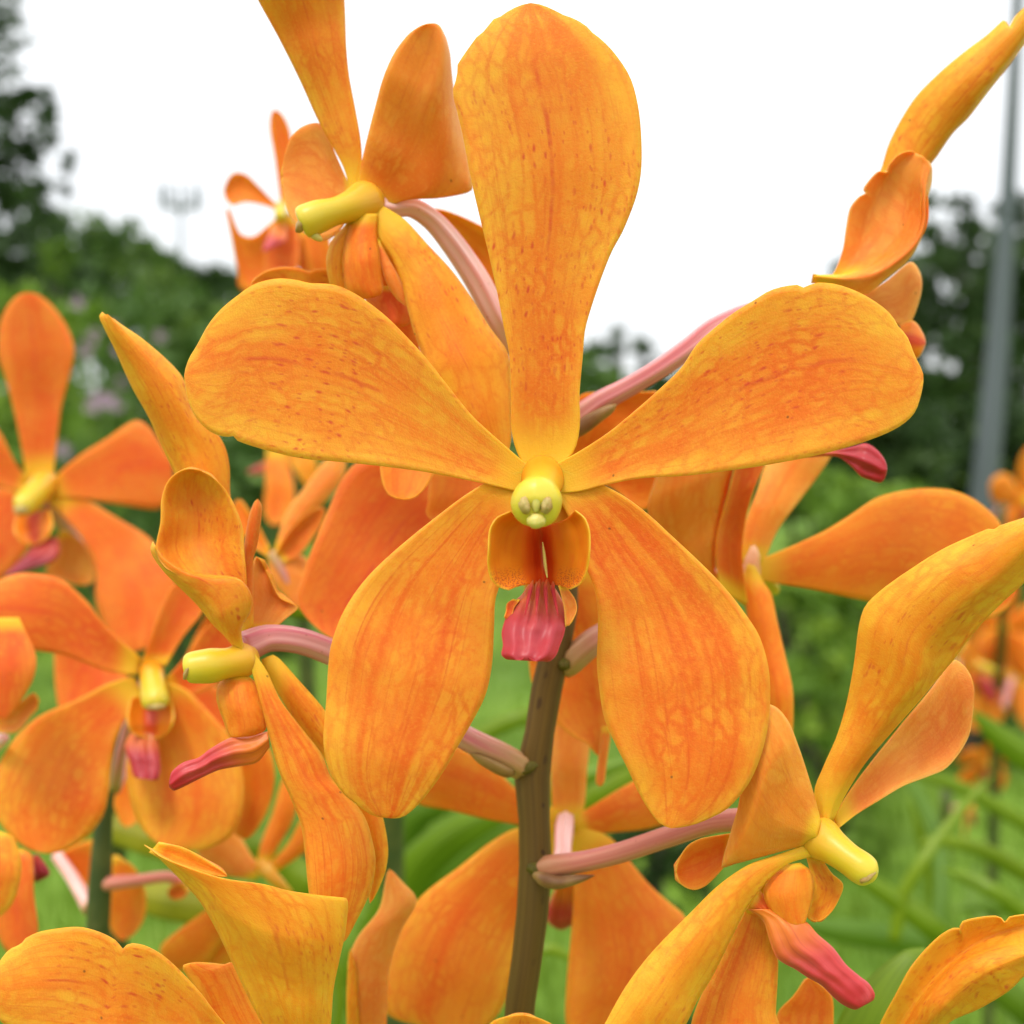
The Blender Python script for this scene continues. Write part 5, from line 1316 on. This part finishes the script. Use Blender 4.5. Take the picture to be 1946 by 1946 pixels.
shrub('bright green shrub at far left under the dark trees', 60, 640, 9.0, 130, 90, 2600, .12, M_FOLL, 21)
shrub('dark green hedge shrub left, below the rounded tree', 260, 640, 12.0, 170, 80, 2600, .16, M_FOLM, 22)
shrub('mid green shrub between the left petals', 420, 650, 11.0, 130, 80, 2200, .15, M_FOLM, 23)
shrub('grey green shrub left behind the tall narrow sepal', 260, 800, 5.5, 190, 120, 3000, .075, M_FOLM, 24)
shrub('light green shrub at the left edge beside the blurred flower', 60, 830, 4.6, 150, 130, 2600, .07, M_FOLL, 25)
shrub('dark green shrub in the gap under the large left petal', 470, 900, 4.2, 160, 120, 2600, .06, M_FOLM, 26)
shrub('dark green shrub right of centre behind the rear flower', 1640, 860, 6.0, 140, 110, 2600, .09, M_FOLD, 27)  # uses the dark foliage colour
shrub('yellow green shrub under the red tongue at right', 1545, 960, 3.6, 90, 70, 1400, .05, M_FOLL, 28)
shrub('dark shrub at the right edge around the lamp post foot', 1850, 870, 7.0, 170, 110, 2600, .10, M_FOLD, 29)
shrub('mid green shrub right, behind the rolled amber sepal', 1680, 1040, 3.2, 170, 110, 2600, .045, M_FOLL, 30)
shrub('green plant clump right of the lower sepal', 1560, 1190, 2.5, 130, 110, 2000, .035, M_FOLL, 31)
shrub('green plant clump in the middle right gap', 1600, 1340, 2.2, 130, 90, 1600, .032, M_FOLL, 32)
shrub('light green plant clump at right among the orange cluster', 1840, 1130, 2.8, 130, 110, 1800, .04, M_FOLM, 33)
shrub('dark low plants behind the stem at the bottom', 1250, 1660, 1.25, 110, 110, 1500, .02, M_FOLD, 34)
shrub('dark green plants behind the seen from behind flower right of centre', 1260, 880, 5.0, 160, 110, 2200, .07, M_FOLM, 35)
shrub('green shrub behind the upper left blurred flowers', 600, 720, 9.0, 160, 110, 2200, .12, M_FOLM, 36)
shrub('green plants behind the hooded flower', 330, 1010, 3.0, 160, 90, 1800, .04, M_FOLM, 37)
shrub('far hedge shrub behind the centre of the large flower', 950, 740, 16.0, 260, 70, 2600, .2, M_FOLM, 38)
shrub('far hedge shrub behind the right petal of the large flower', 1450, 800, 14.0, 200, 80, 2400, .18, M_FOLM, 39)

shrub('small yellow green shrub added as a bright bokeh highlight before the dark left trees', 108, 490, 10.0, 26, 40, 700, .10, M_FOLL, 40)  # added shrub; its bright leaves stand in for a bokeh highlight
shrub('dark low plants between the stem and the broad leaves', 790, 1655, 1.1, 60, 60, 900, .016, M_FOLD, 41)
# flowering spikes with small mauve flowers in the left bed
def spike(label, x, ytop, d, n, seed):
    rr = random.Random(seed)
    top = W(x, ytop, d)
    b = Vector((top.x + rr.uniform(-.03, .03), top.y, 0))
    e = empty('flower_spike', b)
    tag(e, label, 'plant', 'mauve flower spikes in the left bed')
    tube_obj('stalk', [b, (b + top) / 2 + Vector((.01, 0, 0)), top], [.006, .005, .002], [M_FOLL], e, b, n=7, nseg=12)
    for k in range(n):
        t = 1 - .34 * k / n
        p = b + (top - b) * t + Vector((rr.uniform(-.035, .035), rr.uniform(-.03, .03), 0))
        blobs = []
        v, fcs = [], []
        for a in range(5):
            an = a * 1.257 + rr.random()
            c, s_ = math.cos(an), math.sin(an)
            i = len(v)
            v += [p, p + Vector((c * .012 - s_ * .007, -.004, s_ * .012 + c * .007)), p + Vector((c * .024, 0, s_ * .024)), p + Vector((c * .012 + s_ * .007, -.004, s_ * .012 - c * .007))]
            fcs.append((i, i + 1, i + 2, i + 3))
        o = new_obj('blossom', v, fcs, [M_PINKF], e, b, smooth=False)
        m = o.modifiers.new('t', 'SOLIDIFY'); m.thickness = .001
    leaf_cloud('foliage', [(b + Vector((0, 0, (top.z) * .38)), Vector((.07, .07, top.z * .36)))], 260, .06, M_FOLM, e, b, seed)
for i, (x, yt, d, n) in enumerate(((158, 575, 3.2, 3), (182, 640, 3.4, 2), (145, 690, 3.0, 3), (210, 665, 3.8, 2), (228, 620, 4.2, 2), (290, 640, 4.0, 2), (200, 760, 2.8, 2))):
    spike(('tallest mauve flower spike left of the narrow sepal', 'mauve flower spike just right of the tallest one', 'mauve flower spike lowest, beside the left flower sepal', 'faint mauve spike close to the narrow sepal', 'faint mauve spike behind the narrow sepal tip', 'faint mauve spike between the narrow sepal and the large petal', 'small mauve spike below the others at left')[i], x, yt, d, n, 50 + i)

# ------------------------------------------------------------------ lamp post and mast
def metal_mat(name, a, b):
    s = NT(name)
    n = s.noise(s.vmul(s.obj(), (8, 8, .7)), 1.0, 3)
    return s.finish(s.mix(n, a, b), rough=.55, spec=.3, metal=0)
M_POST = metal_mat('galvanised_steel', (.075, .092, .096), (.115, .132, .137))
pb = G(1852, 6.4)
e = empty('lamp_post', pb)
tag(e, 'grey tapered steel lamp post standing at the right edge', 'lamp post')
tpx = 6.4 / FPX
top = W(1950, -420, 6.4)
tube_obj('post', [pb, W(1874, 893, 6.4), W(1894, 688, 6.4), W(1906, 520, 6.4), W(1916, 362, 6.4), W(1934, 0, 6.4), top], [27 * tpx, 24 * tpx, 21 * tpx, 18 * tpx, 15 * tpx, 11 * tpx, 8 * tpx], [M_POST], e, pb, n=20, nseg=24)
tube_obj('joint_band', [W(1914, 404, 6.4), W(1915, 392, 6.4)], [18 * tpx, 18 * tpx], [M_POST], e, pb, n=20, nseg=3)
tube_obj('base_plate', [pb + Vector((0, 0, -.01)), pb + Vector((0, 0, .03))], [.16, .16], [M_POST], e, pb, n=20, nseg=3)
tube_obj('bracket_arm', [top, top + Vector((.1, -.02, .25)), top + Vector((.7, -.1, .35))], [.035, .03, .025], [M_POST], e, pb, n=10, nseg=12)
blob_obj('lamp_head', top + Vector((.95, -.12, .35)), Vector((.32, 0, 0)), Vector((0, .14, 0)), Vector((0, 0, .07)), [M_POST], e, pb)

M_MAST = metal_mat('mast_steel', (.10, .13, .14), (.14, .17, .18))
dm = 120.0
k = dm / FPX
mb = G(343, dm)
e = empty('antenna_mast', mb)
tag(e, 'distant telecom antenna mast with a crown of upright aerials against the white sky', 'mast')
tube_obj('mast_pole', [mb, W(343, 500, dm), W(343, 398, dm)], [.5, .22, .18], [M_MAST], e, mb, n=8, nseg=8)
for j in range(8):
    a = j * math.pi / 4 + .2
    c0 = W(343, 392, dm)
    off = Vector((math.cos(a), math.sin(a), 0)) * 36 * k
    tube_obj('aerial', [c0 + off + Vector((0, 0, -6 * k)), c0 + off + Vector((0, 0, 38 * k))], [3.2 * k, 3.2 * k], [M_MAST], e, mb, n=6, nseg=3)
    tube_obj('strut', [c0, c0 + off], [1.6 * k, 1.6 * k], [M_MAST], e, mb, n=6, nseg=3)
blob_obj('platform', W(343, 396, dm), Vector((14 * k, 0, 0)), Vector((0, 14 * k, 0)), Vector((0, 0, 5 * k)), [M_MAST], e, mb)
